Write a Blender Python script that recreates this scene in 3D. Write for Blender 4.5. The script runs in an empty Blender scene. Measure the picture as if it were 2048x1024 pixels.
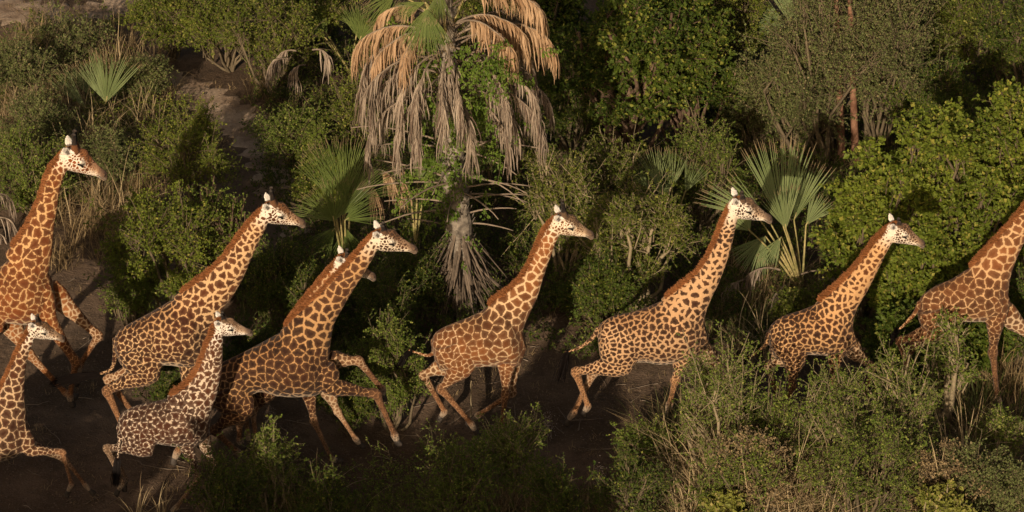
import bpy, math, random
import numpy as np
from mathutils import Vector, Matrix

# ------------------------------------------------------------------ camera, sky, sun, exposure
S = bpy.context.scene
COL = S.collection
R = math.radians
PITCH, LENS, DIST = R(27.0), 121.0, 60.0
TILT0 = PITCH + math.atan((870 - 512) / 2048 * 36 / LENS)
CAM = np.array([0.0, -DIST * math.cos(TILT0), DIST * math.sin(TILT0)])
cd = bpy.data.cameras.new('camera'); cam = bpy.data.objects.new('camera', cd); COL.objects.link(cam)
cam.location = CAM; cam.rotation_euler = (R(90) - PITCH, 0, 0)
cd.lens = LENS; cd.sensor_width = 36; cd.clip_end = 3000; cd.clip_start = 1
S.camera = cam

SUN_EL, SUN_AZ = R(17.5), R(-13.0)           # low evening sun behind the camera, a little to its left
W = bpy.data.worlds.new('World'); S.world = W; W.use_nodes = True
nt = W.node_tree; bg = nt.nodes['Background']
sky = nt.nodes.new('ShaderNodeTexSky'); sky.sky_type = 'NISHITA'; sky.sun_disc = False
sky.sun_elevation = SUN_EL; sky.sun_rotation = math.pi - SUN_AZ
sky.air_density = 1.0; sky.dust_density = 5.0
wb = nt.nodes.new('ShaderNodeMix'); wb.data_type = 'RGBA'; wb.blend_type = 'MULTIPLY'; wb.inputs[0].default_value = 1; wb.inputs[7].default_value = (1.0, .86, .70, 1)   # evening white balance
nt.links.new(sky.outputs[0], wb.inputs[6]); nt.links.new(wb.outputs[2], bg.inputs[0]); bg.inputs[1].default_value = 0.076
sd = bpy.data.lights.new('sun', 'SUN'); so = bpy.data.objects.new('sun', sd); COL.objects.link(so)
sd.energy = 4.8; sd.angle = R(0.5); sd.color = (1.0, 0.80, 0.58)
SUNV = Vector((math.sin(SUN_AZ) * math.cos(SUN_EL), -math.cos(SUN_AZ) * math.cos(SUN_EL), math.sin(SUN_EL)))
so.rotation_euler = SUNV.to_track_quat('Z', 'Y').to_euler(); so.location = SUNV * 50
S.view_settings.view_transform = 'Standard'; S.view_settings.look = 'None'
S.view_settings.exposure = 0.0; S.view_settings.gamma = 1.0
S.render.engine = 'CYCLES'
S.cycles.max_bounces = 5; S.cycles.diffuse_bounces = 3; S.cycles.glossy_bounces = 2
S.cycles.transmission_bounces = 3; S.cycles.transparent_max_bounces = 4
S.cycles.use_denoising = True

# ------------------------------------------------------------------ measuring helpers
_cp, _sp = math.cos(PITCH), math.sin(PITCH)
def ray(px, py):
    x = (px - 1024) / 2048 * 36; y = -(py - 512) / 2048 * 36
    return np.array([x, LENS * _cp + y * _sp, -LENS * _sp + y * _cp])
def on_plane(px, py, Y):
    d = ray(px, py); t = (Y - CAM[1]) / d[1]; return CAM + d * t
def on_ground(px, py, z=0.0):
    d = ray(px, py); t = (z - CAM[2]) / d[2]; return CAM + d * t
def gy(py): return float(on_ground(1024, py)[1])
def scale_at(Y): return LENS / 36 * 2048 / ((Y - CAM[1]) / _cp)      # pixels per metre, roughly
TE = math.tan(PITCH)

# ------------------------------------------------------------------ mesh helpers
class MB:
    def __init__(s): s.v = []; s.f3 = []; s.f4 = []; s.n = 0; s.mi4 = []; s.cur = 0
    def add(s, v, f4=None, f3=None, **at):
        v = np.asarray(v, float).reshape(-1, 3); s.v.append(v)
        if f4 is not None and len(f4): s.f4.append(np.asarray(f4, int).reshape(-1, 4) + s.n); s.mi4.append(np.full(len(s.f4[-1]), s.cur))
        if f3 is not None and len(f3): s.f3.append(np.asarray(f3, int).reshape(-1, 3) + s.n)
        s.n += len(v)
    def build(s, name, mats, parent=None, smooth=False):
        me = bpy.data.meshes.new(name)
        v = np.concatenate(s.v) if s.v else np.zeros((0, 3))
        f4 = np.concatenate(s.f4) if s.f4 else np.zeros((0, 4), int)
        f3 = np.concatenate(s.f3) if s.f3 else np.zeros((0, 3), int)
        me.vertices.add(len(v)); me.vertices.foreach_set('co', v.astype(np.float32).ravel())
        nl = len(f4) * 4 + len(f3) * 3
        me.loops.add(nl); me.loops.foreach_set('vertex_index', np.concatenate([f4.ravel(), f3.ravel()]).astype(np.int32))
        me.polygons.add(len(f4) + len(f3))
        st = np.concatenate([np.arange(len(f4)) * 4, len(f4) * 4 + np.arange(len(f3)) * 3])
        me.polygons.foreach_set('loop_start', st.astype(np.int32))
        me.polygons.foreach_set('use_smooth', np.full(len(st), smooth))
        if s.mi4 and len(f4): me.polygons.foreach_set('material_index', np.concatenate([np.concatenate(s.mi4), np.zeros(len(f3), int)]).astype(np.int32))
        me.update(calc_edges=True); me.validate()
        o = bpy.data.objects.new(name, me); COL.objects.link(o)
        for m in (mats if isinstance(mats, (list, tuple)) else [mats]): me.materials.append(m)
        if parent: o.parent = parent
        return o

def nrm(a, ax=-1): return a / np.maximum(np.linalg.norm(a, axis=ax, keepdims=True), 1e-9)

def tubes(mb, P, Rr, sides=3, caps=True):
    """P (N,K,3) polylines, Rr (N,K) radii"""
    P = np.asarray(P, float); N, K, _ = P.shape; Rr = np.broadcast_to(Rr, (N, K))
    T = nrm(np.gradient(P, axis=1))
    ref = np.zeros_like(T); ref[..., 2] = 1; par = np.abs(T[..., 2]) > .9; ref[par] = (1, 0, 0)
    # one reference per polyline, so rings do not twist
    r0 = ref[:, :1]; A = nrm(np.cross(T, np.broadcast_to(r0, T.shape))); B = np.cross(T, A)
    th = np.arange(sides) / sides * 2 * np.pi
    V = P[:, :, None] + Rr[:, :, None, None] * (A[:, :, None] * np.cos(th)[None, None, :, None] + B[:, :, None] * np.sin(th)[None, None, :, None])
    idx = np.arange(N * K * sides).reshape(N, K, sides)
    a = idx[:, :-1]; b = idx[:, 1:]
    f = np.stack([a, np.roll(a, -1, 2), np.roll(b, -1, 2), b], -1)
    f3 = None
    if caps and sides >= 3:
        e = idx[:, -1]; f3 = np.stack([np.stack([e[:, 0], e[:, i], e[:, i + 1]], -1) for i in range(1, sides - 1)], 1)
    mb.add(V, f.reshape(-1, 4), None if f3 is None else f3.reshape(-1, 3))

def ribbons(mb, P, Wd, side, fold=0.0, nor=None):
    """P (N,K,3) centre lines, Wd (N,K) half widths, side (N,3)|(N,K,3); fold raises the middle"""
    P = np.asarray(P, float); N, K, _ = P.shape
    side = np.asarray(side, float)
    if side.ndim == 2: side = np.broadcast_to(side[:, None], P.shape)
    Wd = np.broadcast_to(Wd, (N, K))
    L = P - side * Wd[..., None]; Rg = P + side * Wd[..., None]
    if fold:
        M = P + np.broadcast_to(nor, P.shape) * (Wd[..., None] * fold)
        V = np.stack([L, M, Rg], 2); c = 3
    else: V = np.stack([L, Rg], 2); c = 2
    idx = np.arange(N * K * c).reshape(N, K, c)
    f = np.stack([idx[:, :-1, :-1], idx[:, :-1, 1:], idx[:, 1:, 1:], idx[:, 1:, :-1]], -1)
    mb.add(V, f.reshape(-1, 4))

def leaves(mb, C, D, Nn, L, Wd):
    """diamond leaves: centre of the stalk C, direction D, normal Nn"""
    C = np.asarray(C, float); D = nrm(D); Sd = nrm(np.cross(D, Nn)); Nn = np.cross(Sd, D)
    L = np.broadcast_to(L, len(C))[:, None]; Wd = np.broadcast_to(Wd, len(C))[:, None]
    V = np.stack([C, C + D * L * .45 + Sd * Wd + Nn * Wd * .35, C + D * L, C + D * L * .45 - Sd * Wd + Nn * Wd * .35], 1)
    mb.add(V, np.arange(len(C) * 4).reshape(-1, 4))

def empty(name, loc=(0, 0, 0)):
    o = bpy.data.objects.new(name, None); COL.objects.link(o); o.location = loc; o.empty_display_size = .2
    return o
def tag(o, label, cat, group=None, kind=None):
    o['label'] = label; o['category'] = cat
    if group: o['group'] = group
    if kind: o['kind'] = kind
    return o
def adopt(root, o):
    """the part was built in world coordinates: hang it on its thing's base"""
    o.parent = root; o.matrix_parent_inverse = Matrix.Translation(-Vector(root.location))
    return o

# ------------------------------------------------------------------ materials
class NT:
    def __init__(s, name):
        s.m = bpy.data.materials.new(name); s.m.use_nodes = True; s.t = s.m.node_tree; s.t.nodes.clear()
        s.out = s.n('ShaderNodeOutputMaterial')
    def n(s, typ, **kw):
        nd = s.t.nodes.new(typ)
        for k, v in kw.items(): setattr(nd, k, v)
        return nd
    def l(s, a, b): s.t.links.new(a, b)
    def noise(s, scale, detail=3, vec=None, rough=.55, dist=0):
        nd = s.n('ShaderNodeTexNoise'); nd.inputs['Scale'].default_value = scale; nd.inputs['Detail'].default_value = detail
        nd.inputs['Roughness'].default_value = rough; nd.inputs['Distortion'].default_value = dist
        if vec is not None: s.l(vec, nd.inputs['Vector'])
        return nd.outputs[0]
    def ramp(s, fac, stops):
        nd = s.n('ShaderNodeValToRGB'); e = nd.color_ramp.elements
        while len(e) < len(stops): e.new(.5)
        for i, (p, c) in enumerate(stops): e[i].position = p; e[i].color = (*c, 1) if len(c) == 3 else c
        s.l(fac, nd.inputs[0]); return nd.outputs[0]
    def mix(s, fac, a, b, blend='MIX'):
        nd = s.n('ShaderNodeMix', data_type='RGBA', blend_type=blend)
        for sock, v in ((nd.inputs[0], fac), (nd.inputs[6], a), (nd.inputs[7], b)):
            if isinstance(v, (int, float)): sock.default_value = v
            elif isinstance(v, tuple): sock.default_value = (*v, 1) if len(v) == 3 else v
            else: s.l(v, sock)
        return nd.outputs[2]
    def math(s, op, a, b=0.0, clamp=False):
        nd = s.n('ShaderNodeMath', operation=op, use_clamp=clamp)
        for i, v in enumerate((a, b)):
            if isinstance(v, (int, float)): nd.inputs[i].default_value = v
            else: s.l(v, nd.inputs[i])
        return nd.outputs[0]
    def smooth(s, v, lo, hi):
        nd = s.n('ShaderNodeMapRange', interpolation_type='SMOOTHSTEP')
        s.l(v, nd.inputs[0])
        for i, x in ((1, lo), (2, hi)):
            if isinstance(x, (int, float)): nd.inputs[i].default_value = x
            else: s.l(x, nd.inputs[i])
        return nd.outputs[0]
    def bsdf(s, col, rough=.7, spec=.3, normal=None, trans=0, tcol=None):
        b = s.n('ShaderNodeBsdfPrincipled'); b.inputs['Roughness'].default_value = rough
        b.inputs['Specular IOR Level'].default_value = spec
        if isinstance(col, tuple): b.inputs['Base Color'].default_value = (*col, 1)
        else: s.l(col, b.inputs['Base Color'])
        if normal is not None: s.l(normal, b.inputs['Normal'])
        sh = b.outputs[0]
        if trans:
            t = s.n('ShaderNodeBsdfTranslucent')
            if isinstance(col, tuple): t.inputs[0].default_value = (*col, 1)
            else: s.l(col, t.inputs[0])
            mx = s.n('ShaderNodeMixShader'); mx.inputs[0].default_value = trans
            s.l(sh, mx.inputs[1]); s.l(t.outputs[0], mx.inputs[2]); sh = mx.outputs[0]
        s.l(sh, s.out.inputs[0]); return b
    def bump(s, h, strength=.5, dist=.02):
        nd = s.n('ShaderNodeBump'); nd.inputs['Strength'].default_value = strength; nd.inputs['Distance'].default_value = dist
        s.l(h, nd.inputs['Height']); return nd.outputs[0]

def leafmat(name, c1, c2, c3=None, trans=.28, rough=.6, spec=.25, scale=1.3, hue3=.12):
    """c1..c2 by leaf and by clump, c3 a few odd (dry / young) leaves"""
    t = NT(name); g = t.n('ShaderNodeNewGeometry'); pos = g.outputs['Position']
    rnd = g.outputs['Random Per Island']
    f = t.math('ADD', t.math('MULTIPLY', rnd, .55), t.math('MULTIPLY', t.smooth(t.noise(scale, 2, pos), .35, .65), .45))
    col = t.mix(f, c1, c2)
    if c3: col = t.mix(t.math('GREATER_THAN', rnd, 1 - hue3), col, c3)
    t.bsdf(col, rough, spec, trans=trans); return t.m

def stemmat(name, c1, c2, scale=9, rough=.85, trans=0, island=True):
    t = NT(name); g = t.n('ShaderNodeNewGeometry'); pos = g.outputs['Position']
    n1 = t.smooth(t.noise(scale, 3, pos), .3, .7)
    f = t.math('ADD', t.math('MULTIPLY', n1, .5), t.math('MULTIPLY', g.outputs['Random Per Island'], .5)) if island else n1
    t.bsdf(t.mix(f, c1, c2), rough, .2, normal=t.bump(t.noise(scale * 5, 3, pos), .4, .01), trans=trans); return t.m
# ------------------------------------------------------------------ giraffes
def hidemat():
    t = NT('giraffe_hide')
    def att(n): a = t.n('ShaderNodeAttribute', attribute_name=n); return a
    e = att('edge').outputs['Fac']; w = att('gap').outputs['Fac']
    cp, cb = att('patch').outputs['Color'], att('coat').outputs['Color']
    pos = t.n('ShaderNodeNewGeometry').outputs['Position']
    n1 = t.noise(26, 3, pos, .6); n2 = t.noise(90, 2, pos)
    ee = t.math('ADD', e, t.math('MULTIPLY', t.math('SUBTRACT', n1, .5), .16))
    ee = t.math('ADD', ee, t.math('MULTIPLY', t.math('SUBTRACT', n2, .5), .05))
    m = t.smooth(ee, t.math('SUBTRACT', w, .035), t.math('ADD', w, .035))
    inner = t.smooth(ee, w, t.math('ADD', w, .38))
    pc = t.mix(inner, t.mix(.12, cp, cb), t.mix(.10, cp, (0.02, 0.01, 0.005)))
    pc = t.mix(t.math('MULTIPLY', t.noise(7, 2, pos), .35), pc, t.mix(.5, pc, (.01, .006, .003)))
    cbn = t.mix(t.math('MULTIPLY', t.smooth(t.noise(5, 3, pos), .4, .75), .25), cb, t.mix(.4, cb, (.30, .18, .09)))
    col = t.mix(m, cbn, pc)
    fur = t.noise(220, 2, pos)
    col = t.mix(.18, col, t.mix(fur, t.mix(.6, col, (0, 0, 0)), col))
    b = t.bsdf(col, .72, .22, normal=t.bump(t.math('ADD', t.math('ADD', t.math('MULTIPLY', t.noise(4.5, 3, pos, .6, 1.2), 1.6), t.noise(14, 3, pos)), t.math('MULTIPLY', fur, .3)), .6, .035))
    b.inputs['Sheen Weight'].default_value = .08
    return t.m
M_HIDE = hidemat()
def manemat(name, a, b):
    t = NT(name); g = t.n('ShaderNodeNewGeometry')
    t.bsdf(t.mix(t.math('ADD', t.math('MULTIPLY', g.outputs['Random Per Island'], .5), t.math('MULTIPLY', t.noise(3, 2, g.outputs['Position']), .5)), a, b), .6, .2, trans=.15)
    return t.m
M_MANE = manemat('mane_hair', (.075, .026, .010), (.46, .19, .07))
M_TUFT = manemat('tail_hair', (.004, .003, .003), (.012, .008, .007))
M_HOOF = stemmat('hoof_horn', (.03, .026, .022), (.08, .065, .055), 14, .55)
_t = NT('eye_wet'); _t.bsdf((.012, .008, .006), .12, .6); M_EYE = _t.m
M_LASH = manemat('eye_lash', (.006, .005, .004), (.012, .009, .007))

def crom(A, n):
    """Catmull-Rom through rows of A, n steps per span"""
    A = np.asarray(A, float); Q = np.vstack([2 * A[0] - A[1], A, 2 * A[-1] - A[-2]])
    out = []
    for i in range(1, len(Q) - 2):
        p0, p1, p2, p3 = Q[i - 1:i + 3]
        for t in np.arange(n) / n:
            out.append(.5 * (2 * p1 + (p2 - p0) * t + (2 * p0 - 5 * p1 + 4 * p2 - p3) * t * t + (3 * p1 - p0 - 3 * p2 + p3) * t ** 3))
    out.append(A[-1]); return np.array(out)

def loft(mb, C, U, V, n=20, pinch=0.0):
    """rings: centre C, in-plane half vector U, lateral half vector V; pinch narrows the U+ side"""
    th = np.arange(n) / n * 2 * np.pi; c, s = np.cos(th), np.sin(th)
    wv = c * (1 - pinch * np.maximum(s, 0) ** 1.5)
    P = C[:, None] + U[:, None] * s[None, :, None] + V[:, None] * wv[None, :, None]
    K = len(C); P = np.concatenate([P.reshape(-1, 3), C[:1], C[-1:]])
    idx = np.arange(K * n).reshape(K, n)
    a, b = idx[:-1], idx[1:]
    f = np.stack([a, np.roll(a, -1, 1), np.roll(b, -1, 1), b], -1).reshape(-1, 4)
    i0, i1 = K * n, K * n + 1
    f3 = np.concatenate([np.stack([np.roll(idx[0], -1), idx[0], np.full(n, i0)], -1), np.stack([idx[-1], np.roll(idx[-1], -1), np.full(n, i1)], -1)])
    mb.add(P, f, f3)

HEAD = np.array([  # u, up, down, half width
    (-.08, .12, .12, .085), (.05, .23, .22, .14), (.19, .28, .285, .165), (.31, .33, .27, .182), (.39, .325, .25, .176), (.46, .27, .225, .155),
    (.54, .225, .20, .13), (.65, .175, .165, .105), (.76, .135, .13, .09), (.83, .115, .105, .09), (.91, .105, .115, .09), (.975, .075, .13, .078), (1.03, .0, .10, .045)])

def giraffe(name_label, view, row, torso, neck, head, legs, tail, k=1.0, look=None, seed=1, group='giraffes running in a herd', width=.30, tuft=1.0):
    """all outlines are read off the photograph on the animal's own upright plane and given its real depth"""
    rng = np.random.default_rng(seed)
    x0, y0, s = view; Y = gy(row)
    def P(x, y, dy=0.0): return on_plane(x0 + x / s, y0 + y / s, Y + dy)
    lk = dict(size=.15, gap=.10, neckgap=.12, jag=.35, patch=(.13, .045, .014), npatch=(.22, .085, .028), coat=(.62, .42, .24), back=(.55, .27, .11), pale=(.78, .70, .58), legc=(.40, .20, .09))
    lk.update(look or {})
    pf = lk.get('pf', .7)
    for c_ in ('coat', 'back', 'legc'): v_ = np.array(lk[c_]); lk[c_] = tuple(v_ * np.array((.92, .88, .85)))
    for c_ in ('patch', 'npatch'): v_ = np.array(lk[c_]); lk[c_] = tuple(v_ * np.array((.92, .76, .58)) * (pf if c_ == 'patch' else min(1, pf * 1.3)))
    mb = MB(); samp = []      # samples: point, radius, part, t
    L = np.array((0, 1.0, 0))
    def chain(rows, ratio, part, pinch=0, steps=4, n=22, tt=None):
        rows = crom(np.array(rows, float), steps)
        a = np.array([P(r[0], r[1]) for r in rows]); b = np.array([P(r[2], r[3]) for r in rows])
        C = (a + b) / 2; U = (a - b) / 2; h = np.linalg.norm(U, axis=1)
        wr = np.interp(np.linspace(0, 1, len(C)), np.linspace(0, 1, len(ratio)), ratio)
        lat = wr * h
        nz = np.abs(U[:, 2]) / h
        f = 1 / np.sqrt(1 + (wr * nz * TE) ** 2)
        U = U * f[:, None]; lat = lat * f
        loft(mb, C, U, L[None] * lat[:, None], n, pinch)
        for i in range(len(C)): samp.append((C[i], max(h[i] * .9, .03), part, i / (len(C) - 1)))
        return C, U, lat
    torso = [list(r) for r in torso]
    CT, UT, latT = chain(torso, [.62, .74, .78, .80, .82, .80, .72, .60], 0, pinch=.22, n=30)
    nk = [list(r) for r in neck]
    # head frame
    A = P(*head[0]); B = P(*head[1]); HL = np.linalg.norm(B - A); ux = (B - A) / HL; vz = np.array((-ux[2], 0, ux[0]))
    pA = A + ux * HL * .12
    CN, UN, latN = chain(nk, [.62, .60, .62, .66, .72, .76, .8, .8], 1, n=22)
    # bridge neck -> head
    c0, u0, w0 = CN[-1], UN[-1], latN[-1]
    tt = np.linspace(0, 1, 5)[:, None]
    C2 = c0 * (1 - tt) + (A + ux * HL * .13 - vz * HL * .04) * tt
    U2 = u0 * (1 - tt) + (vz - ux * .35) * HL * .2 * tt
    loft(mb, C2, U2, L[None] * (w0 * (1 - tt) + HL * .13 * tt), 20)
    # head
    h = crom(HEAD, 4); ff = 1 / np.sqrt(1 + (h[:, 3:] / ((h[:, 1:2] + h[:, 2:3]) / 2) * .5) ** 2 * .6)
    CH = A + ux * (h[:, :1] * HL) + vz * ((h[:, 1:2] - h[:, 2:3]) / 2 * HL)
    UH = vz * ((h[:, 1:2] + h[:, 2:3]) / 2 * HL) * ff
    loft(mb, CH, UH, L * (h[:, 3:] * HL), 22, .35)
    def HP(u, v, y): return A + ux * u * HL + vz * v * HL * .95 + L * y * HL
    for i in range(len(h)): samp.append((CH[i], h[i, 3] * HL * 1.2, 2, h[i, 0]))
    # brow ridges and nostrils give the head its planes
    for sg in (-1, 1):
        loft(mb, np.array([HP(.26, .12, sg * .13), HP(.37, .105, sg * .178), HP(.47, .05, sg * .13)]), np.array([vz * .03, vz * .045, vz * .03]) * HL, L[None] * np.array([[.04], [.045], [.03]]) * HL, 10)
        loft(mb, np.array([HP(.86, .05, sg * .05), HP(.93, .035, sg * .075), HP(.985, .0, sg * .05)]), np.array([vz * .03, vz * .05, vz * .03]) * HL, L[None] * np.array([[.03], [.04], [.03]]) * HL, 10)
        # ears: flattened leaf shapes out, up and back
        dr = nrm(-ux * .58 + vz * (.52 if sg > 0 else .40) + L * sg * (.50 if sg > 0 else .55)); ss = nrm(np.cross(dr, ux * .45 - L * .75 + vz * .15)); tn = np.cross(ss, dr)
        b0 = HP(.075, .12, sg * .125)
        es = np.array([(0, .045, .03), (.06, .08, .026), (.13, .100, .018), (.20, .090, .015), (.26, .055, .012), (.30, .012, .008)])
        Ce = b0 + dr * (es[:, :1] * HL); loft(mb, Ce, ss * es[:, 1:2] * HL, tn * np.maximum(es[:, 2:] * HL, .011), 12)
        for i in range(len(es)): samp.append((Ce[i], .05 * HL, 3, es[i, 0] / .30))
        # ossicones
        ol = lk.get('horn', 1.0)
        o0, o1 = HP(.165, .20, sg * .075), HP(.165 - .21 * ol, .26 + .31 * ol, sg * .095)
        q = np.array([0, .3, .6, .85, 1.0, 1.06])[:, None]; Co = o0 + (o1 - o0) * q
        ro = np.array([.11, .075, .05, .046, .052, .028])[:, None] * HL
        dd = nrm(o1 - o0); uu = nrm(np.cross(dd, L)); loft(mb, Co, uu * ro, L * ro, 12)
        for i in range(1, 6): samp.append((Co[i], .05 * HL, 4, q[i, 0]))
    # legs: (kind, dy, joints...)   hind = hip, stifle, hock, fetlock, toe ; fore = shoulder, elbow, carpus, fetlock, toe
    hooves = []
    for li, (kind, side, pts) in enumerate(legs):
        dys = np.array([.17, .20, .17, .15, .15]) * side * k if kind == 'h' else np.array([.15, .19, .16, .14, .14]) * side * k
        J = np.array([P(p[0], p[1], dy) for p, dy in zip(pts, dys)])
        toe = J[4]; J4 = J[3] + (J[4] - J[3]) * .55
        def lerp(a, b, t): return J[a] + (J[b] - J[a]) * t
        if kind == 'h':
            pts3 = [J[0], lerp(0, 1, .55), J[1], lerp(1, 2, .45), lerp(1, 2, .82), J[2], lerp(2, 3, .18), lerp(2, 3, .6), lerp(2, 3, .9), J[3], J4]
            ra = [.30, .31, .25, .145, .078, .098, .068, .050, .050, .068, .050]
            rb = [.19, .19, .15, .10, .07, .068, .055, .050, .050, .056, .048]
        else:
            pts3 = [J[0], lerp(0, 1, .5), J[1], lerp(1, 2, .35), lerp(1, 2, .75), J[2], lerp(2, 3, .15), lerp(2, 3, .55), lerp(2, 3, .9), J[3], J4]
            ra = [.23, .22, .165, .115, .074, .092, .062, .047, .048, .068, .050]
            rb = [.14, .14, .12, .095, .072, .076, .060, .048, .050, .056, .048]
        if side > 0: ra = [ra[0] * .6, ra[1] * .8] + ra[2:]; rb = [rb[0] * .7, rb[1] * .85] + rb[2:]
        rows = crom(np.hstack([np.array(pts3), np.array(ra)[:, None] * k, np.array(rb)[:, None] * k]), 3)
        Cg = rows[:, :3]; T = nrm(np.gradient(Cg, axis=0)); T[:, 1] *= .3; T = nrm(T)
        U = nrm(np.cross(T, L)) * rows[:, 3:4]; V = nrm(np.cross(U, T)) * rows[:, 4:5]
        loft(mb, Cg, U, V, 16)
        for i in range(len(Cg)): samp.append((Cg[i], rows[i, 3] * .9, 5 + li, i / (len(Cg) - 1)))
        hooves.append((J4 - (J[4] - J[3]) * .08, toe, k))
    # tail
    tp = crom(np.array([P(x, y, dy) for x, y, dy in tail]), 5)
    tr = np.linspace(.048, .017, len(tp)) * k; tr = np.maximum(tr, .016)
    T = nrm(np.gradient(tp, axis=0)); U = nrm(np.cross(T, L + .01)) * tr[:, None]; V = nrm(np.cross(U, T)) * tr[:, None]
    loft(mb, tp, U, V, 10)
    for i in range(len(tp)): samp.append((tp[i], .03, 9, i / (len(tp) - 1)))

    raw = mb.build('tmp', M_HIDE)
    md = raw.modifiers.new('r', 'REMESH'); md.mode = 'VOXEL'; md.voxel_size = .0145 if k > .8 else .0125; md.use_smooth_shade = True
    sm = raw.modifiers.new('s', 'SMOOTH'); sm.factor = .5; sm.iterations = 7
    dg = bpy.context.evaluated_depsgraph_get(); dg.update()
    me = bpy.data.meshes.new_from_object(raw.evaluated_get(dg)); me.name = 'body'
    rm = raw.data; bpy.data.objects.remove(raw); bpy.data.meshes.remove(rm)
    n = len(me.vertices); co = np.empty(n * 3, np.float32); me.vertices.foreach_get('co', co); co = co.reshape(-1, 3).astype(float)
    no = np.empty(n * 3, np.float32); me.vertices.foreach_get('normal', no); no = no.reshape(-1, 3)
    # which part each point of the skin belongs to
    SP = np.array([q[0] for q in samp]); SR = np.array([q[1] for q in samp]); SI = np.array([q[2] for q in samp]); ST = np.array([q[3] for q in samp])
    part = np.empty(n, int); tval = np.empty(n)
    for i in range(0, n, 4000):
        w_ = co[i:i + 4000]; d = np.sqrt(np.maximum((w_ ** 2).sum(1)[:, None] + (SP ** 2).sum(1)[None] - 2 * w_ @ SP.T, 0))
        d = np.maximum(d - SR[None], -.02) + d * .15
        j = d.argmin(1); part[i:i + 4000] = SI[j]; tval[i:i + 4000] = ST[j]
    rel = co - A; hu = rel @ ux / HL; hv = rel @ vz / HL; hy = rel[:, 1] / HL
    hd = (hu > -.02) & (np.abs(hv) < .42) & (hu < 1.15)
    # patch size
    sz = lk['size'] * 1.13 * k ** .5
    size = np.full(n, sz)
    m = part == 0; size[m] = sz * np.interp(tval[m], [0, .25, .6, 1], [.72, .82, 1.05, 1.15])
    m = part == 1; size[m] = sz * np.interp(tval[m], [0, .3, .8, 1], [1.15, 1.25, .85, .55])
    m = part == 2; size[m] = .030 * k ** .5
    m = part >= 5
    size[m] = sz * np.interp(tval[m], [0, .2, .38, .55, .7, 1], [.8, .72, .48, .30, .25, .22])
    m = part == 9; size[m] = .04
    m = (part == 3) | (part == 4); size[m] = .06
    # seeds by dart throwing, spacing follows the size
    order = rng.permutation(n)[:7000]
    sc = np.empty((7000, 3)); ss_ = np.empty(7000); c = 0
    jit = rng.uniform(.62, 1.22, n)
    size0 = size; size = size * jit
    for q in order:
        if c:
            dd = sc[:c] - co[q]; dd = np.einsum('ij,ij->i', dd, dd)
            if (dd < (np.minimum(ss_[:c], size[q]) * .86) ** 2).any(): continue
        sc[c] = co[q]; ss_[c] = size[q]; c += 1
    size = size0; sc = sc[:c]; ss_ = ss_[:c]
    # jagged outlines: warp the lookup with a few sine layers
    wq = co.copy(); jag = lk['jag']
    for f, a in ((1.0, .5), (2.3, .30), (4.7, .16)):
        K = rng.normal(size=(3, 3)); ph = rng.uniform(0, 6.28, 3)
        K2 = rng.normal(size=(3, 3)); ph2 = rng.uniform(0, 6.28, 3)
        fr = (f * 2.2 / size)[:, None]
        wq += size[:, None] * .22 * jag * a * (np.sin(co @ K * (f * 2.2 / sz) + ph) + np.sin(co @ K2 * (f * 2.2 / sz) + ph2))
    edge = np.empty(n); nearest = np.zeros(n, int)
    lob = rng.uniform(0, 6.28, (len(sc), 3)); lk_n = rng.integers(3, 6, len(sc))
    for i in range(0, n, 3000):
        w_ = wq[i:i + 3000]; d = np.sqrt(np.maximum((w_ ** 2).sum(1)[:, None] + (sc ** 2).sum(1)[None] - 2 * w_ @ sc.T, 0))
        j = np.argpartition(d, 2, 1)[:, :3]; dj = np.take_along_axis(d, j, 1); o = np.argsort(dj, 1)
        j = np.take_along_axis(j, o, 1); dj = np.take_along_axis(dj, o, 1)
        sep = np.linalg.norm(sc[j[:, 0]] - sc[j[:, 1]], axis=1)
        e = (dj[:, 1] ** 2 - dj[:, 0] ** 2) / (2 * np.maximum(sep, 1e-4)) / ss_[j[:, 0]]
        v = nrm(wq[i:i + 3000] - sc[j[:, 0]]); r = dj[:, 0] / ss_[j[:, 0]]
        ang = np.arctan2(v[:, 2], v[:, 0])
        e = e + jag * .16 * np.minimum(r * 2, 1) * (np.sin(ang * lk_n[j[:, 0]] * 1.0 + lob[j[:, 0], 0]) + .6 * np.sin(ang * 9 + lob[j[:, 0], 1])) * .8
        edge[i:i + 3000] = e; nearest[i:i + 3000] = j[:, 0]
    gap = np.full(n, lk['gap'] * .92)
    m = part == 1; gap[m] = lk['gap'] + (lk['neckgap'] - lk['gap']) * np.clip(tval[m] * 2.5, 0, 1)
    coat = np.tile(np.array(lk['coat']), (n, 1)); patch = np.tile(np.array(lk['patch']), (n, 1))
    def blend(arr, col, w): arr[:] = arr * (1 - w[:, None]) + np.array(col) * w[:, None]
    # warm back, pale belly
    isT = part == 0
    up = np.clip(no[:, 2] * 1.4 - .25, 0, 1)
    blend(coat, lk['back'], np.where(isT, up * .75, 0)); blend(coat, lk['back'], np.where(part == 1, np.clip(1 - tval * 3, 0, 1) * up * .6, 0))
    nw = np.where(part == 1, np.clip(tval * 2.0, 0, 1), 0); blend(patch, lk['npatch'], nw)
    lowf = np.where(isT, np.clip(-no[:, 2] * 2.2 - 1.1, 0, 1), 0)
    blend(coat, lk['pale'], lowf); gap = gap + lowf * .22
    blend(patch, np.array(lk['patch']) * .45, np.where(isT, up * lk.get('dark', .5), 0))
    # legs
    lg = (part >= 5) & (part < 9)
    tl = np.where(lg, tval, 0)
    w = np.clip((tl - .36) / .14, 0, 1) * lg
    blend(patch, np.array(lk['legc']) * .62, w * .75); blend(coat, lk['legc'], w * .8); gap = gap + w * .03
    w2 = np.clip((tl - .84) / .1, 0, 1) * lg; blend(coat, (.34, .27, .20), w2); blend(patch, (.30, .22, .16), w2); gap = gap + w2 * .2
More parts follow.
